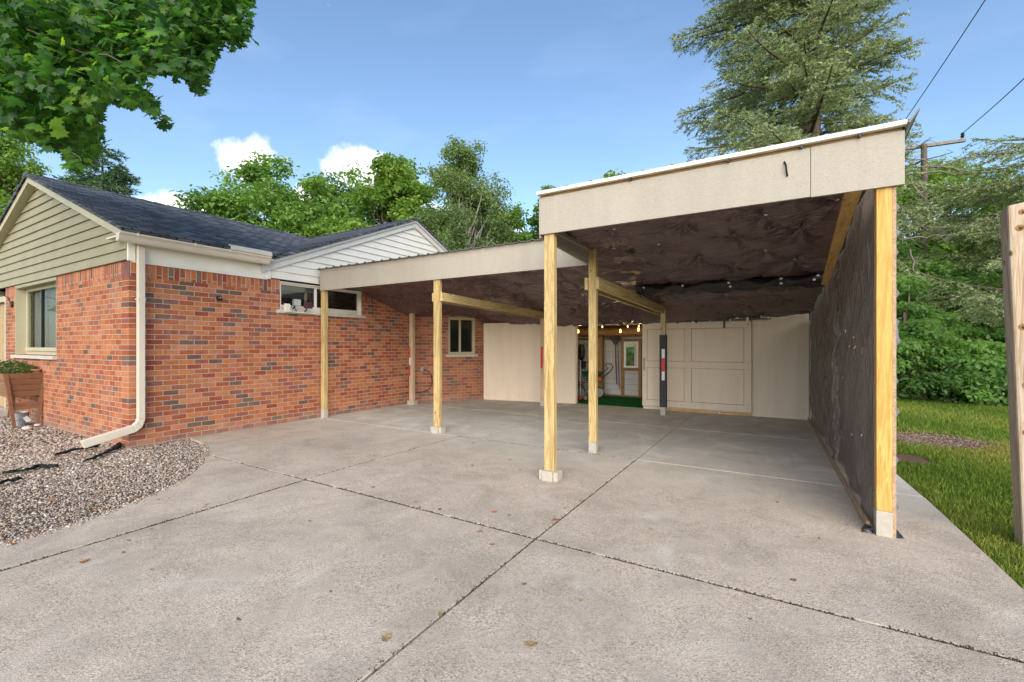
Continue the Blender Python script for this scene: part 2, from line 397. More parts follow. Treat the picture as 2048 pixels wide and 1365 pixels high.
def tarpmat():
    m = NM('brown_tarp', .30, .8)
    f = m.noise(2.2, 5, .65); c = m.ramp(f, [(.3, (.105,.060,.059)), (.7, (.165,.100,.096))])
    wv = m.noise(240, 2); c = m.mix(.3, c, m.ramp(wv, [(.35, .6), (.65, 1.3)]), 'MULTIPLY')
    sc = m.noise(26, 5, .75, vec=m.map((.5, 1.0, 1.0)), dist=2.4); c = m.mix(m.ramp(sc, [(.62, 0.0), (.74, .18)]), c, (.42,.34,.32))
    m.col(c)
    def ridge(sc_, mp_, ds): return m.math('ABSOLUTE', m.math('SUBTRACT', m.noise(sc_, 3, .5, vec=m.map(mp_, (0, 0, .35)), dist=ds), .5))
    rg = m.math('ADD', ridge(2.6, (.55, 1.5, 1), 1.2), m.math('MULTIPLY', ridge(7, (.5, 1.5, 1), 1.8), .45))
    c2 = m.mix(m.ramp(rg, [(.0, .30), (.03, .0)]), c, (.40,.32,.30)); m.col(c2)
    b1 = m.bump(rg, 1.0, .13)
    m.bump(m.noise(20, 4, .55, vec=m.map((.5,1.4,1)), dist=1.2), .35, .014, b1); return m.m
M['tarp'] = tarpmat()
def tarpside():
    m = NM('faded_tarp', .45, .5)
    f = m.noise(1.6, 5, .65); c = m.ramp(f, [(.3, (.34,.27,.235)), (.7, (.48,.40,.355))])
    sc = m.noise(16, 5, .75, vec=m.map((1, 2.6, .9), (.5, 0, 0)), dist=3.0); c = m.mix(m.ramp(sc, [(.62, 0.0), (.76, .20)]), c, (.56,.50,.46))
    wv = m.noise(240, 2); c = m.mix(.3, c, m.ramp(wv, [(.35, .7), (.65, 1.2)]), 'MULTIPLY'); m.col(c)
    def ridge(sc_, mp_, rt, ds): return m.math('ABSOLUTE', m.math('SUBTRACT', m.noise(sc_, 3, .5, vec=m.map(mp_, rt), dist=ds), .5))
    rg = m.math('ADD', ridge(3.2, (1, 2.2, .45), (.35,0,0), 1.0), m.math('MULTIPLY', ridge(8, (1, 1.6, .7), (-.5,0,0), 1.6), .5))
    c2 = m.mix(m.ramp(rg, [(.0, .5), (.04, .0)]), c, (.55,.48,.43)); m.col(c2)
    tr = m.n('ShaderNodeBsdfTranslucent'); m.l(c2, tr.inputs[0]); ms = m.n('ShaderNodeMixShader'); ms.inputs[0].default_value = .35
    m.l(m.b.outputs[0], ms.inputs[1]); m.l(tr.outputs[0], ms.inputs[2]); m.l(ms.outputs[0], m.out.inputs[0])
    b1 = m.bump(rg, 1.0, .22)
    m.bump(m.noise(40, 4, .6, dist=2), .3, .006, b1); return m.m
M['tarpside'] = tarpside()
m_ = NM('black_plastic_sheet', .22, .6); m_.col((.014,.012,.016)); m_.bump(m_.noise(9, 5, .6, vec=m_.map((1,2,2)), dist=1.5), .8, .03); M['blackplastic'] = m_.m
M['black'] = plain('black_metal', (.018,.018,.02), .4, .5, .2)
M['rubber'] = plain('dark_foam', (.05,.052,.06), .75, .3, .3, 12, bump=.2)
M['white'] = plain('white_plastic', (.80,.80,.80), .4, .4, .05)
M['cream'] = plain('cream_plastic', (.74,.70,.58), .4, .4, .05)
M['galv'] = plain('galvanised', (.42,.46,.50), .4, .5, .25, 14, metal=.6)
M['metalroof'] = plain('ribbed_sheet', (.20,.20,.19), .5, .4, .25, 7)
M['red_tape'] = plain('red_tape', (.62,.02,.025), .35, .5, .1); M['silver_tape'] = plain('silver_tape', (.68,.71,.74), .3, .5, .08)
M['stone_sill'] = plain('stone_sill', (.56,.53,.48), .85, .2, .2, 14, bump=.2)
M['glass'] = glass('window_glass'); M['glass_soft'] = glass('soft_glass', (.88,.90,.88), .0, .16); M['dark'] = plain('dark_room', (.03,.035,.035), .9, .1)
M['screen'] = plain('window_screen', (.22,.225,.22), .8, .2, .15, 3)
M['blind'] = plain('blind', (.62,.63,.58), .7, .2, .05)
M['turf'] = plain('green_turf', (.012,.14,.035), .95, .1, .35, 60, bump=.5, fine=300)
M['shed_siding'] = plain('shed_siding', (.52,.51,.52), .55, .3, .08, 5)
M['planter'] = wood('brown_planter', (.27,.13,.07), (.19,.085,.045), 'Y', 1.4, False)
M['planter_front'] = wood('brown_planter_front', (.36,.19,.11), (.26,.13,.07), 'X', 1.4, False)
M['terracotta'] = plain('clay_pot', (.42,.22,.14), .85, .2, .2, 20)
M['green_plastic'] = plain('green_plastic', (.01,.10,.06), .35, .5, .1)
M['orange_plastic'] = plain('orange_plastic', (.60,.12,.05), .4, .4, .1)
M['handle_red'] = wood('rake_handle', (.20,.07,.045), (.10,.03,.02), 'Z', 2, False)
M['bark'] = plain('bark', (.16,.125,.10), .95, .1, .5, 9, bump=.9, fine=24)
M['bark_pale'] = plain('pale_bark', (.36,.34,.31), .95, .1, .4, 9, bump=.8, fine=20)
M['deadwood'] = plain('dead_wood', (.25,.22,.19), .95, .1, .3, 9, bump=.4)
M['fabric'] = plain('weed_fabric', (.018,.02,.018), .85, .2, .3, 12, bump=.5)
M['soil'] = plain('joint_soil', (.035,.027,.02), 1, .05, .5, 40, bump=.6)
M['purple'] = plain('amber_lens', (.10,.035,.055), .15, .6, .1)
M['lens'] = plain('clear_lens', (.46,.50,.46), .12, .6, .1)
M['bulb'] = emis('lit_bulb', (1, .58, .18), 3.2)
M['bulb2'] = plain('frosted_bulb', (.85,.84,.80), .25, .5, .03)
M['wire'] = plain('black_wire', (.02,.02,.02), .6, .3, .1)

# ------------------------------------------------------------------ ground
def lawn_mat():
    m = NM('lawn', .95, .1)
    c = m.ramp(m.noise(6, 6, .7), [(.3, (.045,.085,.014)), (.5, (.085,.145,.026)), (.7, (.14,.19,.045))])
    c = m.mix(m.ramp(m.noise(.5, 4), [(.5, 0.0), (.68, .5)]), c, (.20,.19,.05)); m.col(c); m.bump(m.noise(60, 4, .7), .8, .03); return m.m
g = MB().add([(-500,-500,-.045),(500,-500,-.045),(500,500,-.045),(-500,500,-.045)], [(0,1,2,3)]).build('ground', lawn_mat()); g['kind'] = 'structure'
so = MB().prism([(-7.0,3.14),(-6.3,3.02),(-5.7,2.74),(-5.2,2.45),(-4.65,1.95),(-4.28,1.35),(-4.25,.8),(-4.45,-1),(-4.9,-4),(1.0,-4),(1.02,3.4),(.95,5.8),(.86,9.25),(.8,9.35),(-6.05,9.35),(-7.0,7.4)], -.044, -.018).build('soil_bed', M['soil']); so['kind'] = 'structure'
G_ = .006
slabs = [
 [(-7.02,3.10),(-6.94,3.075),(-6.70,3.05),(-6.44,3.0),(-6.15,2.92),(-5.95,2.83),(-5.80,2.735),(-3.905,2.70),(-3.905,5.065),(-7.02,5.13)],
 [(-5.76,2.715),(-5.60,2.63),(-5.31,2.46),(-5.02,2.23),(-4.76,1.98),(-4.55,1.66),(-4.40,1.34),(-4.34,1.05),(-4.335,.8),(-4.40,.1),(-4.6,-1),(-4.95,-4),(-3.80,-4),(-3.80,.7),(-3.89,2.68)],
 [(-3.888,2.708),(-1.397,2.65),(-1.397,5.045),(-3.888,5.065)],
 [(-3.864,2.682),(-3.774,.7),(-3.774,-4),(-1.37,-4),(-1.372,1.2),(-1.397,2.63)],
 [(-1.383,2.63),(-1.358,1.2),(-1.356,-4),(1.13,-4),(1.10,2.6)],
 [(-1.383,2.65),(1.095,2.62),(1.087,3.4),(1.062,4.27),(1.035,5.03),(-1.383,5.045)],
 [(-7.02,5.145),(-3.905,5.08),(-3.93,7.35),(-7.02,7.40)],
 [(-3.888,5.083),(-1.397,5.06),(-1.405,7.30),(-3.918,7.35)],
 [(-1.383,5.06),(1.03,5.045),(.986,5.77),(.92,7.25),(-1.393,7.30)],
 [(-7.02,7.415),(-3.93,7.365),(-3.94,9.3),(-6.0,9.3),(-6.9,7.6)],
 [(-3.918,7.365),(-1.405,7.315),(-1.41,9.3),(-3.928,9.3)],
 [(-1.393,7.315),(.918,7.265),(.84,9.3),(-1.40,9.3)],
]
d = MB()
for s_ in slabs: d.prism(s_, -.03, 0)
dw = d.build('driveway', M['concrete'], bevel=.004); dw['kind'] = 'structure'
# low debris packed in the joints
rs = np.random.default_rng(3)
# ------------------------------------------------------------------ gravel bed
def pip(P, poly):
    x, y = P[:, 0], P[:, 1]; ins = np.zeros(len(P), bool); n = len(poly)
    for i in range(n):
        (x1, y1), (x2, y2) = poly[i], poly[(i+1) % n]
        c = ((y1 > y) != (y2 > y)) & (x < (x2-x1)*(y-y1)/(y2-y1+1e-12)+x1); ins ^= c
    return ins
bedpoly = [(-7.05,3.1),(-6.94,3.065),(-6.44,2.99),(-6.15,2.90),(-5.87,2.77),(-5.31,2.44),(-4.76,1.96),(-4.40,1.32),(-4.345,1.0),(-4.345,.8),(-4.42,.1),(-4.6,-1),(-14,-1),(-14,2.42),(-7.05,2.42)]
def gravelmat(name, cols):
    m = NM(name, .75, .25); a = m.n('ShaderNodeAttribute', attribute_name='var')
    c = m.ramp(a.outputs['Fac'], [(i/(len(cols)-1), k) for i, k in enumerate(cols)])
    c = m.mix(.4, c, m.ramp(m.noise(90, 3), [(.3, .7), (.7, 1.15)]), 'MULTIPLY'); m.col(c); return m.m
gm = gravelmat('river_pebble', [(.09,.06,.045), (.20,.12,.07), (.32,.25,.18), (.22,.19,.17), (.54,.47,.41), (.42,.27,.17), (.58,.52,.47), (.38,.30,.25), (.68,.63,.58)])
gb = MB().prism(bedpoly, -.040, -.026).build('gravel_bed', plain('gravel_dirt', (.13,.105,.085), 1, .1, .5, 50, bump=.9, fine=120)); gb['kind'] = 'structure'
bmi = bmesh.new(); bmesh.ops.create_icosphere(bmi, subdivisions=1, radius=1); 
ICO = np.array([v.co[:] for v in bmi.verts]); ICOF = np.array([[v.index for v in f.verts] for f in bmi.faces]); bmi.free()
def pebbles(n, box, smin, smax, seed, cond=None):
    r = np.random.default_rng(seed); P = np.column_stack([r.uniform(box[0], box[1], n), r.uniform(box[2], box[3], n), np.zeros(n)])
    P = P[pip(P, bedpoly)]
    rel = P - EYE; fwd = rel @ FW; lat = rel @ RT; P = P[(fwd > .5) & (np.abs(lat) < 1.35*fwd + .3)]
    if cond is not None: P = P[cond(P, r)]
    n = len(P); s = r.uniform(smin, smax, n)**1.0
    sc = np.column_stack([s, s*r.uniform(.7, 1.5, n), s*r.uniform(.35, .7, n)])
    N = r.normal(0, .35, (n, 3)) + [0, 0, 1]; T = r.normal(0, 1, (n, 3)); P[:, 2] = -.028 + sc[:, 2]*.5 + r.uniform(0, .007, n)
    sh = ICO * (1 + 0*ICO)
    return scatter(sh, ICOF, P, N, T, sc, r.uniform(0, 1, n))
parts = [pebbles(60000, (-8.2, -4.3, -.4, 3.1), .004, .0095, 1),
         pebbles(16000, (-12.5, -4.8, -.6, 2.45), .008, .018, 2, lambda P, r: (P[:, 0]*-.5 + P[:, 1]*.5 + r.normal(0, .35, len(P))) > 3.9),
         pebbles(14000, (-12.5, -6.2, -.6, 2.45), .008, .017, 5)]
Vs, Fs, As, o_ = [], [], [], 0
for V, F, a in parts: Vs.append(V); Fs.append(F + o_); As.append(a); o_ += len(V)
def edge_spill(n, seed):
    r = np.random.default_rng(seed); pl_ = np.array(bedpoly[2:12]); seg = r.integers(0, len(pl_)-1, n); t = r.uniform(0,1,n)[:,None]
    q = pl_[seg]*(1-t) + pl_[seg+1]*t; q = q + np.abs(r.normal(0,.07,(n,1)))**1.0*np.array([.75,-.35]) + r.normal(0,.02,(n,2))*.6
    s = r.uniform(.003,.010,n); P = np.column_stack([q, s*.4])
    return scatter(ICO, ICOF, P, r.normal(0,.3,(n,3))+[0,0,1], r.normal(0,1,(n,3)), np.column_stack([s, s*r.uniform(.7,1.5,n), s*.5]), r.uniform(0,1,n))
V, F, a = edge_spill(1100, 9); Vs.append(V); Fs.append(F + o_); As.append(a); o_ += len(V)
pb = raw('gravel', np.vstack(Vs), np.vstack(Fs), gm, var=np.concatenate(As), kind='stuff')
tag(pb, 'loose tan and grey river pebbles filling the bed beside the driveway', 'gravel')
# torn landscape fabric
def strip(pts, wd, name, label, z=-.008):
    r = random.Random(len(pts)); mb = MB(); v = []; f = []
    fine = []
    for (x1, y1, k1), (x2, y2, k2) in zip(pts[:-1], pts[1:]):
        for j in range(6): t = j/6; fine.append((x1+(x2-x1)*t+r.uniform(-.015,.015), y1+(y2-y1)*t+r.uniform(-.02,.02), (k1+(k2-k1)*t)*r.uniform(.45,1.5)))
    pts = fine
    for i, (x, y, k) in enumerate(pts):
        a = Vector(pts[min(i+1, len(pts)-1)][:2]) - Vector(pts[max(i-1, 0)][:2]); a.normalize(); nrm = Vector((-a.y, a.x))
        for q in (-1, 0, 1): 
            p = Vector((x, y)) + nrm*q*wd*k*r.uniform(.5, 1.1); v.append((p.x, p.y, z + (.022 if q == 0 else 0) + r.uniform(0, .014)))
    for i in range(len(pts)-1):
        for q in (0, 1): a = i*3+q; f.append((a, a+1, a+4, a+3))
    mb.add(v, f); o = mb.build(name, M['fabric'], smooth=True, loc=(pts[0][0], pts[0][1], 0), recalc=False)
    s = o.modifiers.new('s', 'SOLIDIFY'); s.thickness = .004
    return tag(o, label, 'landscape fabric', 'torn landscape fabric strips')
def gp(px, py, z=0):
    r = FW + RT*(px-1024)/905 + np.array([0,0,(692-py)/905]); q = EYE + r*(z-1.27)/r[2]; return (q[0], q[1])
strip([(*gp(262,872),1.6), (*gp(246,885),1.2), (*gp(232,897),.9), (*gp(212,908),.5), (*gp(190,918),.35), (*gp(165,926),.3)], .045, 'fabric_strip', 'torn black fabric flap rising to the brick corner under the downspout', .0)
strip([(*gp(112,935),.5), (*gp(80,934),1.3), (*gp(66,939),.8), (*gp(50,944),.4), (*gp(22,947),1.4), (*gp(2,950),.6)], .026, 'fabric_strip', 'ragged black fabric scrap lying across the middle of the gravel', .0)
strip([(*gp(196,892),.7), (*gp(186,897),1.1), (*gp(165,900),.5), (*gp(140,905),.3), (*gp(108,913),.2)], .026, 'fabric_strip', 'thin black fabric line in the gravel below the downspout outlet', .0)
strip([(*gp(42,960),.5), (*gp(20,965),.6), (*gp(-20,975),.7)], .03, 'fabric_strip', 'narrow dark fabric edge at the left side of the gravel', .0)
for i, (px, py, a, b, lb) in enumerate([(54,858,.10,.05,'long flat white stone lying before the planter'), (75,852,.07,.035,'smaller white stone beside the planter leg')]):
    x, y = gp(px, py); mb = MB(); bmi = bmesh.new(); bmesh.ops.create_icosphere(bmi, subdivisions=2, radius=1)
    rr = random.Random(i); mb.add([(x + v.co.x*a*rr.uniform(.9,1.1), y + v.co.y*b*1.2, .012 + v.co.z*b*.6*rr.uniform(.85,1.1)) for v in bmi.verts], [tuple(v.index for v in f.verts) for f in bmi.faces]); bmi.free()
    tag(mb.build('stone', plain('pale_stone', (.58,.54,.48), .8, .2, .2, 30), smooth=True, loc=(x, y, 0)), lb, 'stone')
exec_after = []
# ------------------------------------------------------------------ fallen leaves
MAPLE = np.array([(0,-.05),(.10,.02),(.34,-.06),(.30,.10),(.56,.22),(.40,.34),(.46,.50),(.26,.46),(.16,.52),(.20,.74),(.08,.72),(0,.95),
                  (-.08,.72),(-.20,.74),(-.16,.52),(-.26,.46),(-.46,.50),(-.40,.34),(-.56,.22),(-.30,.10),(-.34,-.06),(-.10,.02)])
MAPLE3 = np.column_stack([MAPLE, -0.18*np.abs(MAPLE[:, 0]) - .12*(MAPLE[:, 1]-.3)**2*2])
def curled(seed, c):
    r = random.Random(seed); vs = [(0, .3, .0)] + [(x*.9 + r.uniform(-.05,.05), y, r.uniform(.05,.28)*(abs(x)+abs(y-.3))) for x, y in MAPLE[::2]]
    n = len(vs)-1; mb = MB(); mb.add(vs, [(0, i+1, (i+1) % n+1) for i in range(n)])
    return mb.v, mb.f
lc = [plain('dry_leaf_orange', (.42,.16,.05), .7, .2, .4, 60), plain('dry_leaf_brown', (.22,.12,.06), .8, .2, .4, 60), plain('dry_leaf_tan', (.40,.27,.14), .8, .2, .4, 60), plain('dry_leaf_green', (.20,.22,.05), .8, .2, .4, 60)]
protos = []
for i in range(4):
    v, f = curled(i, lc[i]); mb = MB(); mb.v = v; mb.f = f; me = mb.build('fallen_leaf', lc[i], recalc=False); protos.append(me.data); bpy.data.objects.remove(me)
spots = [(622,1043,0,1),(842,1016,0,1),(832,1005,0,1),(882,1020,3,1.2),(989,1026,0,1),(1019,1031,3,1),(959,1065,2,1.2),(985,1089,0,1),(884,1229,2,1),(777,1280,2,1.4),(1112,1042,0,1.3),
 (1049,1169,1,.8),(1062,1287,2,1.3),(745,975,1,1),(690,979,1,.8),(635,966,1,.9),(652,970,1,.8),(946,932,1,1),(1042,941,2,1),(1020,921,3,.9),(916,983,2,.7),(748,912,1,.8),(945,887,1,.8),(1160,1002,1,.6),(1130,1018,1,.7),
 (300,1060,2,1),(255,1083,0,1.1),(173,1124,0,1.2),(305,1140,2,.9),(415,1010,0,.9),(410,1014,2,.9),(314,1000,2,1),(206,955,0,1.1),(245,965,0,1),(262,1000,0,.9),(187,1028,0,1),(60,1070,0,1.2),(20,1008,0,1.2),(40,1003,2,1),(100,1005,0,1),
 (135,920,0,1.2),(120,905,2,1),(150,1030,1,1),(85,1022,2,1),(30,1090,0,1.2),(70,988,3,1),(223,985,1,1),(330,970,0,.8),(1702,932,1,.9),(1752,1040,1,1),(1555,1005,1,.7),(1310,1132,3,.6),(1586,1160,1,.8),(1640,1078,0,.6),(1300,1060,2,.7),
 (560,880,1,.7),(600,900,1,.7),(980,870,1,.8),(1005,852,1,.8),(935,845,1,.7),(870,1160,2,.6),(480,1240,1,.7),(250,1105,1,.5),(1500,1240,1,.6),(1160,1200,2,.6),(660,1185,1,.5),(1250,905,1,.6),(1190,918,0,.6)]
for i, (px, py, k, s_) in enumerate(spots):
    x, y = gp(px, py); o = bpy.data.objects.new('fallen_leaf', protos[k]); C.objects.link(o)
    ongr = pip(np.array([[x, y]]), bedpoly)[0]
    sc = R.uniform(.030, .048)*s_; o.location = (x, y, .018 if ongr else .003); o.scale = (sc, sc*R.uniform(.6,1.1), sc); o.rotation_euler = (R.uniform(-.2,.2), R.uniform(-.2,.2), R.uniform(0, 6.3))
    tag(o, ('curled dry orange leaf' if k == 0 else 'dry brown leaf' if k == 1 else 'pale tan dry leaf' if k == 2 else 'yellow green fallen leaf') + (' lying on the gravel bed' if ongr else ' lying on the concrete driveway'), 'leaf', ('orange ','brown ','tan ','green ')[k] + ('leaves fallen on the gravel' if ongr else 'leaves fallen on the driveway'))
# grit, moss and crumbs packed into the joints
def grit(segs, n, wd, seed):
    r = np.random.default_rng(seed); P = []
    for (a, b) in segs:
        a, b = np.array(a), np.array(b); k = int(2.2*n*np.linalg.norm(b-a)); t = r.uniform(0, 1, k)
        dens = (np.sin(t*23+seed)+np.sin(t*61)) > -1.5; t = t[dens]
        q = a + (b-a)*t[:, None] + r.normal(0, wd, (len(t), 2)); P.append(np.column_stack([q, r.uniform(-.012, .001, len(t))]))
    P = np.vstack(P); n = len(P); s = r.uniform(.002, .0042, n)
    return scatter(ICO, ICOF, P, r.normal(0,1,(n,3)), r.normal(0,1,(n,3)), np.column_stack([s, s*r.uniform(1,3,n), s*.6]), r.uniform(0,1,n))
jm = gravelmat('joint_debris_mat', [(.035,.025,.016),(.075,.05,.028),(.12,.08,.042),(.06,.055,.025),(.17,.115,.06)])
V, F, a = grit([((-3.9,2.69),(-1.39,2.64)), ((-1.39,2.64),(1.1,2.61)), ((-3.9,5.07),(-1.39,5.05)), ((-3.787,-.3),(-3.787,.7)), ((-3.787,.7),(-3.877,2.69))], 260, .008, 1)
V2, F2, a2 = grit([((-1.364,-1),(-1.39,2.64)), ((-3.9,2.7),(-3.905,5.07)), ((-5.8,2.72),(-3.9,2.69)), ((-1.39,2.64),(-1.39,5.05))], 90, .006, 2)
tag(raw('joint_debris', np.vstack([V, V2]), np.vstack([F, F2+len(V)]), jm, var=np.concatenate([a, a2]), kind='stuff'), 'brown crumbs and leaf bits packed in the driveway joints', 'debris')

# ------------------------------------------------------------------ house
HX = -7.05; FY = 2.43; WZ = 2.35
house = root('brick_house', (HX, FY, 0), 'long red brick ranch house with dark shingled roof and white gable siding', 'house')
def wallparts(mat, M_, L, z1, thick, holes, name='wall'):
    """wall in local frame: u along, v inward thickness, z up; holes (u0,u1,z0,z1)"""
    mb = MB(M_); us = sorted({0, L, *[h[0] for h in holes], *[h[1] for h in holes]})
    for a, b in zip(us[:-1], us[1:]):
        mid = (a+b)/2; hs = [h for h in holes if h[0] < mid < h[1]]
        if not hs: mb.box(a, b, 0, thick, -.06, z1)
        else:
            h = hs[0]; mb.box(a, b, 0, thick, -.06, h[2])
            if h[3] < z1: mb.box(a, b, 0, thick, h[3], z1)
    return mb.build(name, mat, house)
SZ = WZ - .2   # soldier course bottom
def frame(o, d, inn):   # local frame matrix u=d, v=inward, z up
    d = Vector((*d, 0)); inn = Vector((*inn, 0)); m = Matrix.Identity(4)
    for i in range(3): m[i][0] = d[i]; m[i][1] = inn[i]; m[i][2] = (0,0,1)[i]; m[i][3] = o[i]
    return m
MS = frame((HX, FY, 0), (0,1), (-1,0))                     # side wall, u = Y-FY
MF = frame((-15, FY, 0), (1,0), (0,1))                     # front wall, u = X+15
A0 = Vector((HX, 7.40, 0)); MA = frame(A0, (DX, DY), (-DY, DX))
wallparts(M['brick_side'], MS, 7.40-FY, SZ, .22, [(4.43-FY, 6.10-FY, 1.86, SZ+1)])
wallparts(M['brick_front'], MF, 15+HX-.22, SZ, .22, [(15-11.83, 15-9.69, 1.11, 9), (15-13.4, 15-12.42, 0, 9)])
wallparts(M['brick_ang'], MA, 1.86, SZ, .22, [(.93, 1.60, 1.07, 1.93)])
# soldier courses stand 3 mm proud
for a_, b_ in ((-.003, 4.43-FY), (6.10-FY, 7.40-FY)): MB(MS).box(a_, b_, -.003, .22, SZ, WZ).build('soldier_course', M['sold_side'], house)
for a_, b_ in ((0, 15-13.4), (15-12.42, 15-11.83), (15-9.69, 15+HX-.223)): MB(MF).box(a_, b_, -.003, .22, SZ, WZ-.002).build('soldier_course', M['sold_front'], house)
mb = MB(MA); mb.box(.003, 1.86, -.003, .22, SZ, WZ); mb.build('soldier_course', M['sold_ang'], house)
# concealed back walls close the rooms
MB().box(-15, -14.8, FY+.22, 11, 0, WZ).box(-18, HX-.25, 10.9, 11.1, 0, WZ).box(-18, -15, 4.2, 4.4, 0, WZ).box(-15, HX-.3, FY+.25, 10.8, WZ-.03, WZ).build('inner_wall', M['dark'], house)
# frieze board, corner trim, soffit
MB().box(HX, HX+.022, FY+.02, 4.20, WZ, 2.60).build('frieze_board', M['trim'], house, .003)
for a_, b_ in ((FY-.022, FY+.05), (4.19, 4.25)): MB().box(HX, HX+.04, a_, b_, WZ-.012, 2.60).build('corner_trim', M['trim'], house, .003)
MB().box(HX-.2, -6.80, 2.27, 4.17, 2.600, 2.615).build('soffit', M['trim'], house)
MB().box(HX+.0, HX+.03, FY+.02, 4.2, WZ-.028, WZ-.002).build('frieze_moulding', M['trim'], house, .004)
# lap siding
def laps(mb, fn, z0, z1, step, plane, axis, proud=.024, sgn=1):
    z = z0
    while z < z1-.01:
        zt = min(z+step, z1); a0, a1 = fn(z); b0, b1 = fn(zt)
        if a1-a0 > .03:
            def P(u, p, zz): return (p, u, zz) if axis == 'Y' else (u, p, zz)
            o1 = plane + sgn*proud; o0 = plane + sgn*.002; bk = plane - sgn*.02
            mb.loft([P(a0,bk,z),P(a0,o1,z),P(b0,o0,zt),P(b0,bk,zt)], [P(a1,bk,z),P(a1,o1,z),P(b1,o0,zt),P(b1,bk,zt)])
        z = zt
GY, GZ = 7.54, 4.03; sl = .43
def gab(z):
    h = (GZ-.05-z)/sl; lo = GY-h; hi = GY+h
    return max(4.26, lo), min(10.82, hi)
mb = MB(); laps(mb, gab, WZ+.01, GZ-.06, .125, HX+.012, 'Y'); mb.build('side_gable_siding', M['white_siding'], house, recalc=True)
FX, FZ, fs = -10.48, 4.01, .367
def gabf(z):
    h = (FZ-.05-z)/fs; return FX-h, min(HX-.001, FX+h)
mb = MB(); laps(mb, gabf, WZ+.0, FZ-.06, .135, FY-.012, 'X', sgn=-1); mb.build('front_gable_siding', M['shaded_siding'], house)
# rake boards
def slab2(mb, p, q, w_, t, n, depthv):
    """board from p to q: width w_ downwards (z), thickness t along depthv"""
    p, q = Vector(p), Vector(q); dv = Vector(depthv)*t; dn = Vector((0,0,-w_))
    mb.loft([p, p+dn, p+dn+dv, p+dv], [q, q+dn, q+dn+dv, q+dv])
mb = MB()
slab2(mb, (HX+.03,4.10,GZ-sl*(GY-4.10)+.0), (HX+.03,GY,GZ), .13, .035, 0, (1,0,0)); slab2(mb, (HX+.03,10.95,GZ-sl*(10.95-GY)), (HX+.03,GY,GZ), .13, .035, 0, (1,0,0))
mb.build('side_rake_board', plain('grey_trim', (.62,.59,.56), .45, .4, .06), house)
mb = MB(); slab2(mb, (HX+.066,4.08,GZ-sl*(GY-4.08)+.03), (HX+.066,GY,GZ+.03), .055, .03, 0, (1,0,0)); slab2(mb, (HX+.066,10.97,GZ-sl*(10.97-GY)+.03), (HX+.066,GY,GZ+.03), .055, .03, 0, (1,0,0))
mb.build('side_rake_moulding', plain('grey_trim2', (.55,.52,.50), .45, .4, .06), house)
mb = MB()
slab2(mb, (-6.83,FY-.02,FZ-fs*(-6.83-FX)), (FX,FY-.02,FZ), .10, -.12, 0, (0,1,0)); slab2(mb, (-14.6,FY-.02,FZ-fs*(FX+14.6)), (FX,FY-.02,FZ), .10, -.12, 0, (0,1,0))
mb.build('front_rake_board', M['cream_trim'], house)
# roofs
def roofslab(mb, poly, t=.045):
    mb.loft([Vector(p) for p in poly], [Vector(p)+Vector((0,0,t)) for p in poly])
zr = lambda x: FZ-fs*abs(x-FX)
zc2 = lambda y: GZ+.025-sl*abs(y-GY)
roof = MB()
roofslab(roof, [(-6.79,2.26,zr(-6.79)),(-6.79,4.14,zr(-6.79)),(-7.0,4.42,zr(-7.0)),(FX,7.54,FZ),(FX,2.26,FZ)])
roofslab(roof, [(FX,2.26,FZ),(FX,7.54,FZ),(-14.7,7.54,zr(-14.7)),(-14.7,2.26,zr(-14.7))])
roofslab(roof, [(-6.93,4.09,zc2(4.09)),(-6.93,GY,GZ+.025),(-18.5,GY,GZ+.025),(-18.5,4.09,zc2(4.09))])
roofslab(roof, [(-6.93,GY,GZ+.025),(-6.93,10.99,zc2(10.99)),(-18.5,10.99,zc2(10.99)),(-18.5,GY,GZ+.025)])
ro = roof.build('roof', M['shingle'], house)
mb = MB(); y = 2.25
while y < 7.3:
    mb.loft([(FX-.13,y,zr(FX-.13)+.05),(FX,y,FZ+.066),(FX+.13,y,zr(FX+.13)+.05)], [(FX-.13,y+.27,zr(FX-.13)+.047),(FX,y+.27,FZ+.052),(FX+.13,y+.27,zr(FX+.13)+.047)]); y += .22
mb.build('ridge_cap', M['shingle'], house)
mb = MB(); x = -6.92
while x > -11:
    mb.loft([(x,GY-.13,zc2(GY-.13)+.05),(x,GY,GZ+.09),(x,GY+.13,zc2(GY+.13)+.05)], [(x-.27,GY-.13,zc2(GY-.13)+.047),(x-.27,GY,GZ+.078),(x-.27,GY+.13,zc2(GY+.13)+.047)]); x -= .22
mb.build('ridge_cap', M['shingle'], house)
# gutter with K profile
prof = [(-6.895,2.635),(-6.895,2.535),(-6.835,2.535),(-6.815,2.56),(-6.80,2.60),(-6.775,2.625),(-6.775,2.645),(-6.785,2.645),(-6.79,2.632)]
gt = MB().loft([(x,2.25,z) for x, z in prof], [(x,4.12,z) for x, z in prof]).build('gutter', M['gutter'], house)
for y in (2.42,3.05,3.50): MB().box(-6.90,-6.768,y,y+.014,2.636,2.652).box(-6.775,-6.765,y,y+.014,2.615,2.652).build('gutter_strap', M['trim'], gt)
g2 = MB(); y0, y1 = 3.52, 4.13
pr = [(-6.90,2.655),(-6.875,2.725),(-6.83,2.735),(-6.775,2.715),(-6.765,2.65)]
g2.loft([(x,y0,z) for x, z in pr], [(x,y1,z) for x, z in pr]); g2.box(-6.93,-6.80,4.10,4.135,2.60,2.71)
g2.build('gutter_guard', M['gutter'], gt, .006)
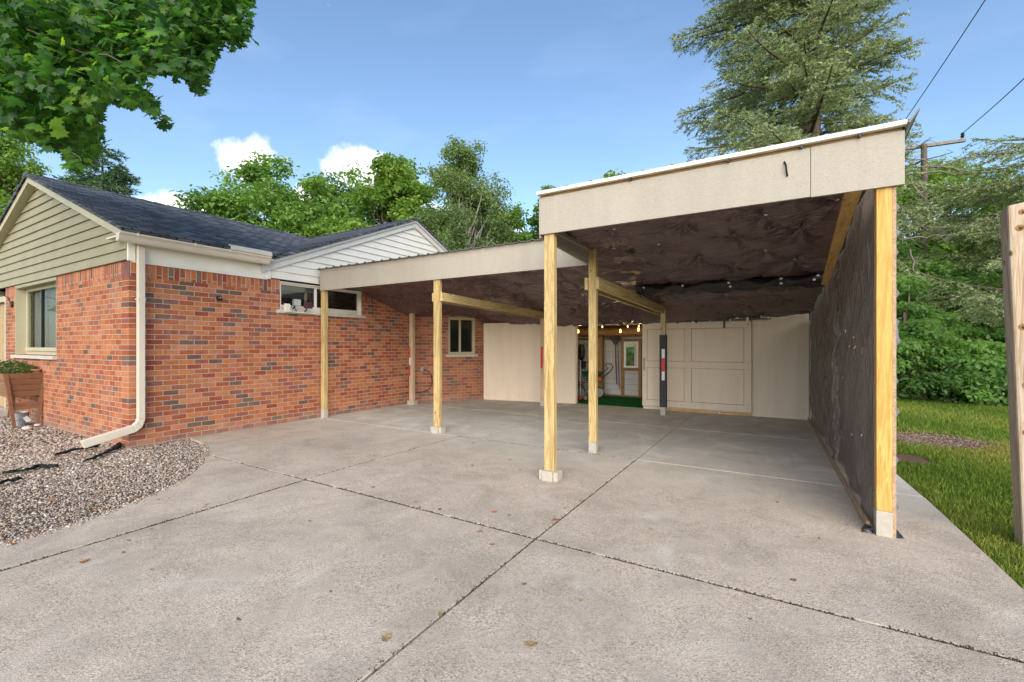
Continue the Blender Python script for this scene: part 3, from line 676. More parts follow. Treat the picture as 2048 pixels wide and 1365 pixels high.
# downspout
x0, x1 = -7.025, -6.955
ds = MB(); ya, yb = 2.495, 2.568
pts = [(yb, 2.54), (yb, .33), (yb-.03,.24), (yb-.10,.185), (1.985,.075)]
inn = [(ya, 2.54), (ya, .36), (ya-.012,.315), (ya-.05,.275), (1.955,.165)]
for i in range(4):
    a, b, c, e = inn[i], pts[i], pts[i+1], inn[i+1]
    ds.loft([(x0,*a),(x1,*a),(x1,*b),(x0,*b)], [(x0,*e),(x1,*e),(x1,*c),(x0,*c)])
dso = ds.build('downspout', M['gutter'], house, .006)
MB().box(-6.956,-6.952,2.525,2.532,.455,.462).build('rivet', M['black'], dso)
MB().box(x0-.02,x1+.004,ya-.004,yb+.004,1.85,1.87).build('seam', M['gutter'], dso)
# windows -------------------------------------------------
def win(Mx, u0, u1, z0, z1, mull, fr, sash, rec=.10, fw_=.06, sill=None, back='screen', bd=.10, label=None, gl='glass'):
    f = MB(Mx); e = .004
    for a in (rec,):
        f.box(u0+e, u0+fw_, a, a+.05, z0+e, z1-e); f.box(u1-fw_, u1-e, a, a+.05, z0+e, z1-e)
        f.box(u0+fw_, u1-fw_, a, a+.05, z0+e, z0+fw_); f.box(u0+fw_, u1-fw_, a, a+.05, z1-fw_, z1-e)
    w_ = f.build('window', fr, house, .003)
    if label: w_['label'] = label
    j = MB(Mx); j.box(u0+.001, u0+.012, -.002, rec-.002, z0+e, z1-e); j.box(u1-.012, u1-.001, -.002, rec-.002, z0+e, z1-e); j.box(u0+.012, u1-.012, .0, rec-.002, z1-.014, z1-.001)
    j.build('jamb', fr, w_)
    for m_u in mull: MB(Mx).box(m_u-sash/2, m_u+sash/2, rec+.004, rec+.046, z0+fw_, z1-fw_).build('mullion', fr if sash > .03 else M['black'], w_)
    MB(Mx).box(u0+fw_, u1-fw_, rec+.022, rec+.027, z0+fw_, z1-fw_).build('pane', M[gl], w_)
    if back: MB(Mx).box(u0+fw_, u1-fw_, rec+bd, rec+bd+.004, z0+fw_, z1-fw_).build('screen', M[back], w_)
    if sill: MB(Mx).box(u0-sill, u1+sill, -.055, rec-.003, z0-.055, z0-.001).build('sill', M['stone_sill'], w_, .004)
    return w_
w1 = win(MF, 15-11.83, 15-9.69, 1.11, SZ+.16, [15-10.99], M['cream_trim'], .028, .13, .07, .03, gl='glass_soft', label='tall wide front window with cream frame and grey screens')
MB(MF).box(15-11.83, 15-9.69, -.004, .20, SZ+.162, WZ-.003).build('head_board', M['cream_trim'], w1)
MB(MF).box(15-11.76,15-9.76, .105,.135, 1.18,1.24).build('bottom_rail', M['cream_trim'], w1, .003)
w2 = win(MS, 4.43-FY, 6.10-FY, 1.86, 2.33, [5.13-FY], M['trim'], .035, .05, .045, .07, back=None, label='long narrow high window with white blind half raised')
MB(MS).box(4.48-FY, 6.05-FY, .052, .09, 1.905, 1.95).build('bottom_rail', M['trim'], w2)
bl = MB(MS).box(4.50-FY, 6.03-FY, .11, .13, 2.205, 2.29).build('blind', M['blind'], w2)
MB(MS).box(5.86-FY, 5.865-FY, .10, .104, 2.00, 2.2).build('blind_wand', M['white'], w2)
MB(MS).box(4.5-FY, 5.13-FY, .12, .124, 2.08, 2.2).build('shade', plain('grey_shade', (.25,.27,.25), .8), w2)
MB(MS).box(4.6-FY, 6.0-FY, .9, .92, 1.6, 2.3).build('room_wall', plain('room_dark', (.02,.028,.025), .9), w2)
MB(MS).box(5.25-FY, 5.42-FY, .4, .42, 1.6, 2.3).build('room_curtain', plain('room_curtain', (.20,.24,.20), .9), w2)
w3 = win(MA, .93, 1.60, 1.07, 1.93, [1.23], M['cream_trim'], .045, .02, .055, .06, back=None, label='small two pane window in the angled wall under the tarp')
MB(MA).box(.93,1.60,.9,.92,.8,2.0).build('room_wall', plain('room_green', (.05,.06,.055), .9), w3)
# front door at the far left
dr = MB(MF).box(15-13.4+.003, 15-12.42-.003, .08, .14, -.02, 2.15).build('front_door', plain('tan_door', (.46,.32,.18), .6, .3, .2), house)
MB(MF).box(15-12.52, 15-12.424, .0, .078, 0, 2.2).box(15-13.396, 15-13.3, .0, .078, 0, 2.2).box(15-13.3, 15-12.52, .0,.078,2.1,2.2).build('door_frame', M['cream_trim'], dr)
MB(MF).lathe([(.028,-.06),(.03,-.03),(.012,-.02),(.012,.01)], (15-12.6, .075, 1.0), 12, 'Y').build('handle', M['black'], dr)
MB(MF).box(15-13.6,15-12.2,-.7,-.01,-.04,.10).build('door_step', M['stone_sill'], house, .01)
# round utility spot, service ghost patch, outlet
for args in ((HX, 3.485, 1.963),):
    r_ = root('wall_hose_bib', args, 'small black round fitting alone on the brick side wall', 'wall fitting')
    MB().lathe([(.036,0),(.036,.012),(.028,.03),(.03,.05),(.018,.062)], (HX+.001, 3.485, 1.963), 20, 'X').build('body', M['black'], r_, smooth=False)
    MB().lathe([(.010,.060),(.010,.070)], (HX+.001, 3.478, 1.968), 10, 'X').build('nozzle', M['galv'], r_)
# wall lantern at the left edge
wl = root('wall_lantern', (-11.98, FY-.02, 2.02), 'black barn style wall lamp beside the front door', 'wall lamp')
MB().lathe([(.06,0),(.06,-.02),(.03,-.03)], (-11.98, FY-.001, 2.02), 18, 'Y').build('wall_plate', M['black'], wl)
MB().tube([(-11.98, FY-.02, 2.02), (-11.99, FY-.06, 2.14), (-12.02, FY-.14, 2.20), (-12.07, FY-.26, 2.18), (-12.09, FY-.32, 2.08)], .008).tube([(-11.98,FY-.02,2.02),(-12.05,FY-.2,2.03),(-12.09,FY-.3,2.05)], .005).build('arm', M['black'], wl)
MB().lathe([(.02,.08),(.03,.05),(.05,.03),(.16,-.05),(.155,-.055),(.04,.02)], (-12.09, FY-.32, 2.0), 24).build('shade', M['black'], wl)
# floodlight pair on the sill of the narrow window
fl = root('flood_light', (-6.97, 4.70, 1.83), 'twin headed motion flood light mounted on the narrow window sill', 'flood light')
MB().box(-7.0,-6.94,4.46,5.02,1.822,1.834).build('mounting_board', M['cream'], fl, .002)
MB().box(-7.0,-6.945,4.46,4.54,1.836,1.96).build('junction_box', M['cream'], fl, .005)
def head(y, z, mlens, mb_, yaw):
    Mh = Matrix.Translation((-6.93, y, z)) @ Matrix.Rotation(yaw, 4, 'Z')
    h = MB(Mh); h.loft([(-.03,-.05,-.04),(-.03,.05,-.04),(-.03,.05,.045),(-.03,-.05,.045)], [(.035,-.075,-.055),(.035,.075,-.055),(.035,.075,.06),(.035,-.075,.06)])
    o = h.build('lamp_head', mb_, fl, .005); MB(Mh).box(.0355,.039,-.068,.068,-.048,.052).build('lens', mlens, o, .002)
    MB(Mh).tube([(-.02,0,-.04),(-.03,.0,-.075),(-.04,-.03,-.10)], .012).build('knuckle', M['black'], fl)
head(4.63, 1.985, M['lens'], plain('grey_housing', (.22,.22,.23), .5), .15)
head(4.84, 1.955, M['purple'], M['black'], -.12)
MB().tube([(-6.95,4.55,1.90),(-6.93,4.57,1.94),(-6.92,4.60,1.90),(-6.93,4.62,1.87),(-6.95,4.66,1.85)], .006, 6).build('cable', M['wire'], fl)
# outlets on the angled wall
def onA(u, v, z): return MA @ Vector((u, v, z))
ob = root('outdoor_outlet', onA(.30,0,.72), 'grey outdoor outlet box with a black cable on the angled brick wall', 'outlet box')
MB(MA).box(.27,.335,-.03,-.001,.70,.79).build('box', M['galv'], ob, .004)
ocable = MB(); ocable.tube([onA(.33,-.03,.74), onA(.40,-.04,.73), onA(.50,-.045,.62), onA(.53,-.045,.45), onA(.46,-.045,.30), onA(.30,-.045,.24), onA(.12,-.045,.23), onA(.02,-.05,.26)], .007, 6)
tag(ocable.build('power_cable', M['wire'], None, loc=onA(.33,-.03,.74)), 'black cable looping down the angled wall to the corner post', 'cable')
o2 = MB(MA).box(.60,.67,-.025,-.001,.46,.62).build('junction_cover', M['white'], None, .004, loc=onA(.63,0,.5)); tag(o2, 'small white cover plate low on the angled brick wall', 'cover plate')
tag(MB(MA).lathe([(.085,0),(.085,-.004)], (.17,-.001,1.52), 24, 'Y').build('paint_patch', plain('faded_patch', (.34,.24,.21), .9, .1, .5, 40)), 'pale round paint patch high on the angled brick wall', 'paint patch')
bpy.data.objects.remove(bpy.data.objects['paint_patch'])

# ------------------------------------------------------------------ carport
cp = root('carport', (-1.9, 5.0, 0), 'lean to carport with beige fascia boards, timber posts and brown tarp lining', 'carport')
PO = []
def post(x0, x1, y0, y1, z1, mat, blk=.17, base='paint', name='post', z0=0):
    p = MB().box(x0, x1, y0, y1, z0+(.0 if base != 'paint' else blk), z1).build(name, mat, cp, .004)
    if base == 'paint': MB().box(x0-.001, x1+.001, y0-.001, y1+.001, 0, blk-.001).build('post_foot', M['base_paint'], p, .004)
    else:
        b = MB(); b.box(x0-.045, x0-.002, y0-.02, y1+.03, .0, .09); b.box(x0, x1, y0-.045, y0-.002, 0, .095); b.box(x1+.002, x1+.045, y0-.02, y1+.03, .0, .09); b.box(x0, x1, y1+.002, y1+.045, 0, .088)
        b.build('footing_block', M['base_paint'], p, .004)
    return p
# front right corner post of the tall roof
pR = post(.548, .632, 3.845, 3.93, 2.66, M['post_orange'])
MB().box(.633, .652, 3.85, 3.925, 0, 2.45).build('side_batten', M['raw_edge'], pR)
pA = post(-1.932, -1.83, 3.845, 3.915, 2.40, M['post'], base='blocks')
pB = post(-1.966, -1.872, 5.085, 5.15, 2.46, M['post'], .13)
pC = post(-4.372, -4.262, 5.105, 5.165, 2.28, M['post'], base='blocks')
pD = post(-6.935, -6.850, 5.105, 5.19, 2.28, M['post'], .16)
pE = post(-6.885, -6.79, 7.25, 7.33, 2.05, M['post_pale'], base='blocks')
pF = post(-1.895, -1.81, 8.50, 8.58, 1.92, M['post_pale'], .14)
pG = post(-4.36, -4.27, 8.50, 8.58, 1.92, M['post_pale'], .14)
# reflective strips and the foam guard
MB().box(-6.878,-6.850,7.244,7.249,1.02,1.25).build('red_reflector', M['red_tape'], pE); MB().box(-6.884,-6.845,7.243,7.2485,.86,1.012).build('silver_reflector', M['silver_tape'], pE); MB().box(-6.878,-6.850,7.244,7.249,.62,.85).build('red_reflector', M['red_tape'], pE)
MB().box(-1.91,-1.795,8.485,8.495,.15,1.47).box(-1.91,-1.897,8.4955,8.59,.15,1.47).box(-1.808,-1.795,8.4955,8.59,.15,1.47).build('foam_guard', M['rubber'], pF, .003)
for a_, b_ in ((1.045,1.21),(.64,.80)): MB().box(-1.868,-1.815,8.477,8.484,a_,b_).build('silver_reflector', M['silver_tape'], pF)
MB().box(-1.870,-1.813,8.476,8.484,.802,1.043).build('red_reflector', M['red_tape'], pF)
MB().box(-4.345,-4.30,8.490,8.499,.8,1.25).build('red_reflector', M['red_tape'], pG)
# beams: doubled boards bolted either side of the posts
def beam(xl, xr, ya, yb, za, zb, h, mat):
    b = MB()
    for x0, x1 in ((xl-.04, xl-.002), (xr+.002, xr+.042)):
        b.hexa([(x0,ya,za-h),(x1,ya,za-h),(x1,yb,zb-h),(x0,yb,zb-h)], [(x0,ya,za),(x1,ya,za),(x1,yb,zb),(x0,yb,zb)])
    return b.build('beam', mat, cp, .003)
beam(-1.966, -1.872, 5.06, 8.66, 2.075, 1.995, .14, M['beam'])
beam(-4.372, -4.262, 5.12, 8.66, 2.045, 1.97, .125, M['beam'])
# fascias
fh = MB().box(-1.973, .178, 3.820, 3.842, 2.322, 2.668).build('tall_fascia', M['panel'], cp, .002)
fh2 = MB().box(.181, .690, 3.820, 3.842, 2.318, 2.670).build('tall_fascia', M['panel'], cp, .002)
cap = MB(); cap.box(-1.985, .700, 3.785, 3.83, 2.692, 2.724); cap.build('drip_trim', plain('cream_strip', (.80,.76,.66), .6), cp, .003)
MB().box(-1.96, .68, 3.83, 3.88, 2.672, 2.70).build('raw_strip', M['stud_x'], cp)
lf = MB().box(-6.921, -1.985, 5.078, 5.10, 2.232, 2.598).build('low_fascia', M['panel'], cp, .002)
MB().hexa([(-1.984,3.845,2.30),(-1.964,3.845,2.30),(-1.964,5.07,2.235),(-1.984,5.07,2.235)], [(-1.984,3.845,2.67),(-1.964,3.845,2.67),(-1.964,5.07,2.50),(-1.984,5.07,2.50)]).build('return_board', M['panel'], cp)
MB().box(-1.962,-1.935,3.93,5.08,2.40,2.44).build('return_ledger', M['panel'], cp)
MB().tube([(.02,3.815,2.60),(.03,3.80,2.57),(.035,3.805,2.52),(.04,3.812,2.49)], .006, 6).build('loose_strap', M['fabric'], cp)
for x in (-1.1,-.35,.12,.45): MB().box(x, x+.01, 3.79, 3.825, 2.668, 2.695).build('strap_clip', M['black'], cp)
ZT = lambda y: 2.735 - .152*(y-3.84)
def ribbed(mb, x0, x1, y0, y1, z0, z1, pitch=.19, hh=.018):
    x = x0
    while x < x1:
        xe = min(x+pitch, x1); prof_ = [(x,0),(x+.055,0),(x+.065,hh),(x+.09,hh),(x+.10,0),(xe,0)]
        for (a, ha), (b, hb) in zip(prof_[:-1], prof_[1:]):
            mb.add([(a,y0,z0+ha),(b,y0,z0+hb),(b,y1,z1+hb),(a,y1,z1+ha)], [(0,1,2,3)])
        x = xe
rb = MB(); ribbed(rb, -6.96, -1.99, 5.03, 9.45, 2.603, 2.10); r1 = rb.build('roof_sheet', M['metalroof'], cp, recalc=False); r1.modifiers.new('s', 'SOLIDIFY').thickness = .004
rb = MB(); ribbed(rb, -1.985, .74, 3.80, 9.45, 2.728, 2.12, .23, .009); r2 = rb.build('roof_sheet', M['metalroof'], cp, recalc=False); r2.modifiers.new('s', 'SOLIDIFY').thickness = .004
MB().loft([(.69,3.74,2.69),(.745,3.74,2.76),(.75,3.74,2.755),(.70,3.74,2.68)], [(.69,9.4,2.05),(.745,9.4,2.13),(.75,9.4,2.12),(.70,9.4,2.04)]).build('edge_flashing', M['metalroof'], cp)
# tarp ceiling --------------------------------------------------------------
rr = np.random.default_rng(11)
BT = []
for iy, y in enumerate(np.arange(4.15, 9.2, .56)):
    for ix, x in enumerate(np.arange(-6.7, .45, .62)):
        xx = x + (.31 if iy % 2 else 0) + rr.uniform(-.09,.09); yy = y + rr.uniform(-.09,.09)
        if xx > .44 or (xx < -2.0 and yy < 5.25) or (abs(xx+1.9) < .12): continue
        BT.append((xx, yy))
BT = np.array(BT); ph = rr.uniform(0, 6.28, (len(BT), 3)); am = rr.uniform(.4, 1.2, len(BT))
def ceilz(X, Y):
    z = 2.60 - .118*(Y-3.84); sm = np.clip((Y-8.6)/.6, 0, 1); z = z - (.13 + .07*np.clip(-X/2, 0, 1))*sm*sm*(3-2*sm)
    z = z - np.where(X < -6.2, .19*np.exp(-((Y-7.5)/.9)**2)*np.clip((-6.2-X)/.7, 0, 1), 0) + np.where(X < -6.3, .06*np.exp(-((Y-5.9)/.6)**2)*np.clip((-6.3-X)/.6,0,1), 0)
    dm = np.full(X.shape, 9.0); w_ = np.zeros(X.shape)
    for i, (bx, by) in enumerate(BT):
        dx, dy = X-bx, Y-by; d_ = np.hypot(dx, dy); dm = np.minimum(dm, d_); th = np.arctan2(dy, dx)
        cr = np.abs(np.sin(th*2.5+ph[i,0])) * .5 + np.abs(np.sin(th*4+ph[i,1]))*.35 + np.abs(np.sin(th*7+ph[i,2]))*.15
        w_ += am[i]*.095*(.5-cr)*np.exp(-(d_/.34)**2)*np.clip(d_/.06, 0, 1)
    z = z - .055*(np.clip(dm/.33, 0, 1)**.8) + w_
    z -= .022*(1-np.abs(np.sin(Y*5.2 + .9*np.sin(X*2.3) + .5*np.sin(X*5.3+1))))**2.2
    z += .007*np.sin(X*5.1+np.sin(Y*4)*1.6+Y*2.2) + .004*np.sin(Y*17+3*np.sin(X*2.7)) + .003*np.sin(X*23+Y*9+2*np.sin(Y*6))
    return z
def gridmesh(X, Y, Z):
    n, m = X.shape; V = np.column_stack([X.ravel(), Y.ravel(), Z.ravel()]); i = np.arange(n*m).reshape(n, m)
    F = np.column_stack([i[:-1,:-1].ravel(), i[:-1,1:].ravel(), i[1:,1:].ravel(), i[1:,:-1].ravel()]); return V, F
X, Y = np.meshgrid(np.arange(-1.955, .50, .02), np.arange(3.862, 9.21, .02)); V1, F1 = gridmesh(X, Y, ceilz(X, Y))
X, Y = np.meshgrid(np.arange(-7.03, -1.95, .025), np.arange(5.115, 9.21, .025)); Zl = ceilz(X, Y)
V2, F2 = gridmesh(X, Y, Zl)
keep = ~((V2[F2[:,0],0] < HX + .02 + np.clip((V2[F2[:,0],1]-7.4)*DX/DY, 0, 9)))
ct = raw('ceiling_tarp', np.vstack([V1, V2]), np.vstack([F1, F2[keep]+len(V1)]), M['tarp'], cp, smooth=True)
ct['label'] = 'wrinkled dark brown tarp stretched under the roof with white washers'
wz = ceilz(BT[:,0], BT[:,1]); wproto = None
for (x, y), z in zip(BT, wz):
    if wproto is None:
        wproto = MB().lathe([(.0135,0),(.014,-.003),(.008,-.006),(.002,-.0065)], (0,0,0), 12).build('washer', M['white']); wme = wproto.data; bpy.data.objects.remove(wproto)
    o = bpy.data.objects.new('washer', wme); C.objects.link(o); o.parent = ct; o.location = Vector((x, y, z-.006)) - org(cp); o.scale = (1.35, 1.35, 1.5)
# torn hole showing the board above
MB().prism([(-1.52+.05*cos(a)*(1+.2*sin(3*a)), 5.28+.10*sin(a)*(1+.15*sin(5*a))) for a in np.linspace(0, 6.28, 14)[:-1]], 2.325, 2.331).build('tarp_patch', plain('patch', (.16,.13,.12), .7), ct)
# plastic wrapped cross beam
xs = np.arange(-1.9, .50, .03); V = []; 
th = np.linspace(0, 2*pi, 15)[:-1]
for i, x in enumerate(xs):
    for t in th:
        rr_ = 1 + .16*sin(3*t + x*9 + 2*sin(x*5)) + .10*sin(5*t - x*14); V.append((x, 7.02 + .13*cos(t)*rr_, 2.13 + .085*sin(t)*rr_ - .02*sin((x+1.9)*1.3)))
k = len(th); F = [(i*k+j, i*k+(j+1)%k, (i+1)*k+(j+1)%k, (i+1)*k+j) for i in range(len(xs)-1) for j in range(k)]
wb = raw('wrapped_beam', V, F, M['blackplastic'], cp, smooth=True); wb['label'] = 'cross beam wrapped in shiny black plastic under the tarp'
wbw = MB().lathe([(.016,0),(.017,-.004),(.009,-.009),(.002,-.01)], (0,0,0), 12).build('washer', M['white']); wm2 = wbw.data; bpy.data.objects.remove(wbw)
for x, y, z in [(-1.78,6.88,2.16),(-1.22,6.87,2.15),(-.62,6.87,2.15),(-.60,6.90,2.10),(.0,6.87,2.16),(.0,6.90,2.10),(.36,6.87,2.12),(.40,6.88,2.17)]:
    o = bpy.data.objects.new('washer', wm2); C.objects.link(o); o.parent = wb; o.location = Vector((x, y, z-.012)) - org(cp); o.rotation_euler = (-.9, 0, 0)
MB().tube([(-1.80,6.86,2.09),(-1.74,6.83,2.04),(-1.66,6.84,2.01),(-1.60,6.86,2.05),(-1.66,6.87,2.08)], .01, 6).tube([(-1.84,6.86,2.11),(-1.85,6.83,2.04),(-1.80,6.85,1.99)], .008, 6).build('loose_tie', M['wire'], wb)
# side tarp ------------------------------------------------------------------
Yg, Zg = np.meshgrid(np.arange(3.93, 9.22, .02), np.linspace(0, 1, 90))
top = 2.57 - .118*(Yg-3.84) - .03 - .06*np.abs(np.sin(Yg*4.1+.6*np.sin(Yg*9))) - .13*np.clip((Yg-8.6)/.6,0,1)
Zz = .015 + Zg*(top-.015)
fold = .5 + .5*np.sin(Yg*13 + 1.3*np.sin(Zz*2.2+Yg*2) + .8*np.sin(Yg*5))
back_ = np.clip((Yg-5.6)/1.0, 0, 1)
Xs = .545 + .03*fold*back_ + .012*np.sin(Yg*7 + Zz*6 + np.sin(Zz*5)) + .008*np.sin(Zz*17 + Yg*11) - .05*(Yg > 6.1)*np.exp(-((Yg-6.15)/.05)**2) - .12*np.clip((Yg-6)/3.2, 0, 1)
Xs += .01*np.sin(Yg*31+2*np.sin(Zz*3))*back_
Xs = .556 + (Xs-.556)*np.clip((Yg-3.93)/.35, 0, 1)
V, F = gridmesh(Yg, Zz, Xs); V = V[:, [2, 0, 1]]
st = raw('side_tarp', V, F, M['tarpside'], cp, smooth=True); st['label'] = 'faded brown tarp wall hanging on the right side'
MB().box(.56,.60,5.7,9.3,.3,.36).box(.56,.60,3.95,9.3,1.2,1.26).build('side_rail', M['raw_edge'], cp)
for i in range(26):
    y = rr.uniform(4.1, 8.6); z = rr.uniform(.5, 2.0-.15*(y-4)) 
    o = bpy.data.objects.new('washer', wme); C.objects.link(o); o.parent = st; o.location = Vector((.522-.12*max(0,(y-6)/3.2), y, z)) - org(cp); o.rotation_euler = (0, pi/2, 0); o.scale = (.7,.7,.7)
# scalloped outer hem of the tarp, nailed down the outside of the corner post
zz = np.arange(.03, 2.30, .012); V = []; F = []
sc_ = [.18,.50,.83,1.03,1.30,1.43,1.62,1.90,2.02,2.2]
for i, z in enumerate(zz):
    k = min(abs(z-s_) for s_ in sc_); b =   .010 + .020*math.exp(-(k/.022)**2) + (.016*math.exp(-((z-1.36)/.06)**2))
    V += [(.653, 3.93, z), (.655+b*.5, 3.925+.012*sin(z*9), z), (.654+b, 3.94+.02*sin(z*14), z), (.656+b*.6, 4.05, z), (.655, 4.2, z)]
for i in range(len(zz)-1):
    for j in range(4): F.append((i*5+j, i*5+j+1, (i+1)*5+j+1, (i+1)*5+j))
raw('tarp_hem', V, F, plain('grey_hem', (.17,.17,.17), .6, .3, .3, 10), cp, smooth=True)
Yg, Zg = np.meshgrid(np.arange(4.2, 9.3, .05), np.linspace(.02, 1, 30)); 
V, F = gridmesh(Yg, Zg*(2.52-.118*(Yg-3.84)), .655 + .008*np.sin(Yg*9+Zg*7)); raw('outer_tarp', V[:, [2,0,1]], F, plain('grey_tarp', (.15,.15,.15), .6, .3, .3, 6), cp, smooth=True)
# header plate along the tarp wall and the bottom board
mb = MB(); mb.hexa([(.415,3.87,2.475),(.525,3.87,2.475),(.505,6.85,2.03),(.435,6.85,2.03)], [(.415,3.87,2.515),(.525,3.87,2.515),(.505,6.85,2.07),(.435,6.85,2.07)]); mb.build('top_plate', M['beam_orange'], cp, .003)
MB().hexa([(.508,3.96,.0),(.530,3.96,0),(.41,9.2,0),(.388,9.2,0)], [(.508,3.96,.05),(.530,3.96,.05),(.41,9.2,.05),(.388,9.2,.05)]).build('bottom_board', M['raw_edge'], cp, .003)
MB().hexa([(.47,3.86,.001),(.54,3.88,.001),(.545,3.94,.001),(.48,3.95,.001)],[(.49,3.87,.025),(.53,3.89,.035),(.535,3.93,.03),(.50,3.94,.04)]).build('plastic_scrap', M['blackplastic'], cp)
MB().hexa([(.655,3.86,.001),(.70,3.88,.001),(.69,3.93,.001),(.655,3.93,.001)],[(.656,3.88,.012),(.68,3.89,.008),(.675,3.92,.03),(.656,3.93,.05)]).build('plastic_scrap', M['blackplastic'], cp)

# ------------------------------------------------------------------ shed behind the carport
sh = root('storage_shed', (-3, 9.2, 0), 'beige panelled storage shed with a wide sliding door behind the carport', 'shed')
BY = 9.25
MB().hexa([(-6.06,8.88,0),(-3.885,BY-.01,0),(-3.885,BY+.012,0),(-6.06,8.902,0)], [(-6.06,8.88,1.80),(-3.885,BY-.01,1.80),(-3.885,BY+.012,1.80),(-6.06,8.902,1.80)]).build('left_wall_panel', M['panel2'], sh)
MB().box(-3.90,-3.862,BY+.013,BY+.10,0,1.72).build('door_jamb', M['panel2'], sh)
MB().box(-2.40,.41,BY,BY+.02,.0,1.84).build('right_wall_panel', M['panel2'], sh)
MB().box(-3.87,-2.40,BY+.002,BY+.02,1.705,1.84).build('header_panel', M['panel2'], sh)
MB().box(-4.08,-.15,BY-.075,BY-.055,1.735,1.760).build('door_track', M['black'], sh)
sd_ = MB().box(-2.405,-.453,BY-.045,BY-.025,.065,1.725).build('sliding_door', M['panel2'], sh, .002)
bt = MB(); y0, y1 = BY-.062, BY-.0455
bt.box(-2.33,-.46,y0,y1,1.60,1.720); bt.box(-2.405,-.452,y0,y1,.066,.190); bt.box(-2.34,-.452,y0-.002,y1,.84,.965)
bt.box(-2.405,-2.315,y0+.003,y1,.192,1.722); bt.box(-1.60,-1.475,y0+.003,y1,.192,.838); bt.box(-1.60,-1.475,y0+.003,y1,.967,1.598); bt.box(-.575,-.456,y0+.003,y1,.192,.838); bt.box(-.575,-.456,y0+.003,y1,.967,1.598)
bt.build('door_trim', M['panel2'], sd_, .002)
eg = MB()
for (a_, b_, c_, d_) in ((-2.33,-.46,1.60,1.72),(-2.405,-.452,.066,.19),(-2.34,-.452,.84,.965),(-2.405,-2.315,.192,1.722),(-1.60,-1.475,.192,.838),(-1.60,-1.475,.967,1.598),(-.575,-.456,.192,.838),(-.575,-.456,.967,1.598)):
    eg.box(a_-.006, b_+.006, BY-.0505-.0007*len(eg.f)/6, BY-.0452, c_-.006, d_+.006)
eg.build('trim_shadow_line', plain('trim_shadow', (.20,.155,.11), .9), sd_)  # dark strips added round the trim boards to draw their shadow lines
MB().tube([(-2.365,y0-.004,.78),(-2.365,y0-.03,.80),(-2.365,y0-.03,1.0),(-2.365,y0-.004,1.02)], .012, 8).build('handle', M['panel'], sd_)
for x, m_ in ((-2.32,'black'),(-1.72,'black'),(-1.38,'black'),(-.90,'black'),(-.52,'panel2')):
    hg = MB().box(x-.018,x+.018,BY-.088,BY-.0765,1.60 if x in (-.90,-.52) else 1.70,1.77).lathe([(.028,BY-.10),(.028,BY-.09)], (x,0,1.775), 14, 'Y').build('hanger', M[m_], sd_)
for x, z in ((-2.34,.13),(-1.66,.13),(-1.40,.13),(-.52,.12),(-.50,.21)): MB().lathe([(.010,-.003),(.008,-.006)], (x, y0, z), 8, 'Y').build('bolt', M['galv'], sd_)
for i, (x, z) in enumerate([(-2.15,1.735),(-1.45,1.77),(-1.44,1.72),(-1.14,1.73),(-1.0,1.785),(-.80,1.74),(-.68,1.78),(-.30,1.79),(-.19,1.77),(-.52,1.64)]):
    o = bpy.data.objects.new('washer', wm2); C.objects.link(o); o.parent = sh; o.location = Vector((x, BY-.085, z)) - org(sh); o.rotation_euler = (-pi/2, 0, 0); o.scale = (1.1,1.1,1.1)
MB().box(-2.0,-.45,BY-.05,BY-.002,.0,.035).build('bottom_rail', M['beam_orange'], sh)
MB().box(-1.0,-.96,BY-.09,BY-.05,.02,.05).box(-.99,-.97,BY-.10,BY-.09,.01,.06).box(-1.95,-1.90,BY-.09,BY-.06,.0,.045).build('floor_guide', M['galv'], sh)
MB().box(-3.87,.4,BY+.03,11.0,-.03,.012).build('turf_floor', M['turf'], sh)
# rear wall of the shed
MB().box(-6.0,.4,11.07,11.12,-.02,.12).build('sill_plate', M['stud_x'], sh)
mb = MB(); z = .05
while z < 1.44:
    for (xa, xb) in ((-6.0,-3.40),(-2.93,.4)) if .70 < z+.05 < 1.38 else ((-6.0,.4),):
        mb.loft([(xa,11.045,z),(xa,11.06,z),(xa,11.06,z+.13),(xa,11.058,z+.13)], [(xb,11.045,z),(xb,11.06,z),(xb,11.06,z+.13),(xb,11.058,z+.13)])
    z += .135
mb.build('rear_siding', M['shed_siding'], sh)
for i, (x0, x1, z0, z1) in enumerate([(-3.40,-3.33,.03,1.44),(-2.97,-2.90,.03,1.44),(-5.2,-5.13,.05,1.44),(-4.62,-4.54,.30,1.35),(-4.20,-4.13,.30,.35)]):
    MB().box(x0,x1,10.98,11.043,z0,z1).build('stud', M['stud'], sh, .003)
MB().box(-3.33,-2.97,10.98,11.04,.66,.73).box(-3.33,-2.97,10.98,11.04,1.375,1.44).box(-4.54,-4.13,10.98,11.04,.30,.35).box(-6.0,-3.42,10.99,11.04,1.42,1.47).build('cross_rail', M['stud_x'], sh, .003)
sp_ = MB().box(-3.96,-3.80,10.75,10.90,.0,1.62).build('corner_post', M['stud'], sh, .004)
sw = MB().box(-3.33,-3.28,10.99,11.03,.732,1.373).box(-3.02,-2.97,10.99,11.03,.732,1.373).box(-3.28,-3.02,10.99,11.03,.732,.775).box(-3.28,-3.02,10.99,11.03,1.33,1.373).build('window', M['white'], sh)
MB().box(-3.07,-3.03,11.0,11.02,.78,1.33).build('shutter', plain('pale_curtain', (.6,.6,.62), .8), sw)
MB().box(-3.28,-3.02,11.008,11.012,.775,1.33).build('pane', glass('shed_pane', (.95,.97,.95), .02), sw)
for i in range(6):
    x = -3.26+i*.043; MB().prism([(x,11.30),(x+.028,11.30),(x+.028,11.315),(x,11.315)], .3, .90+.015*(i%2)).build('picket', plain('red_picket', (.45,.25,.22), .8), sh)
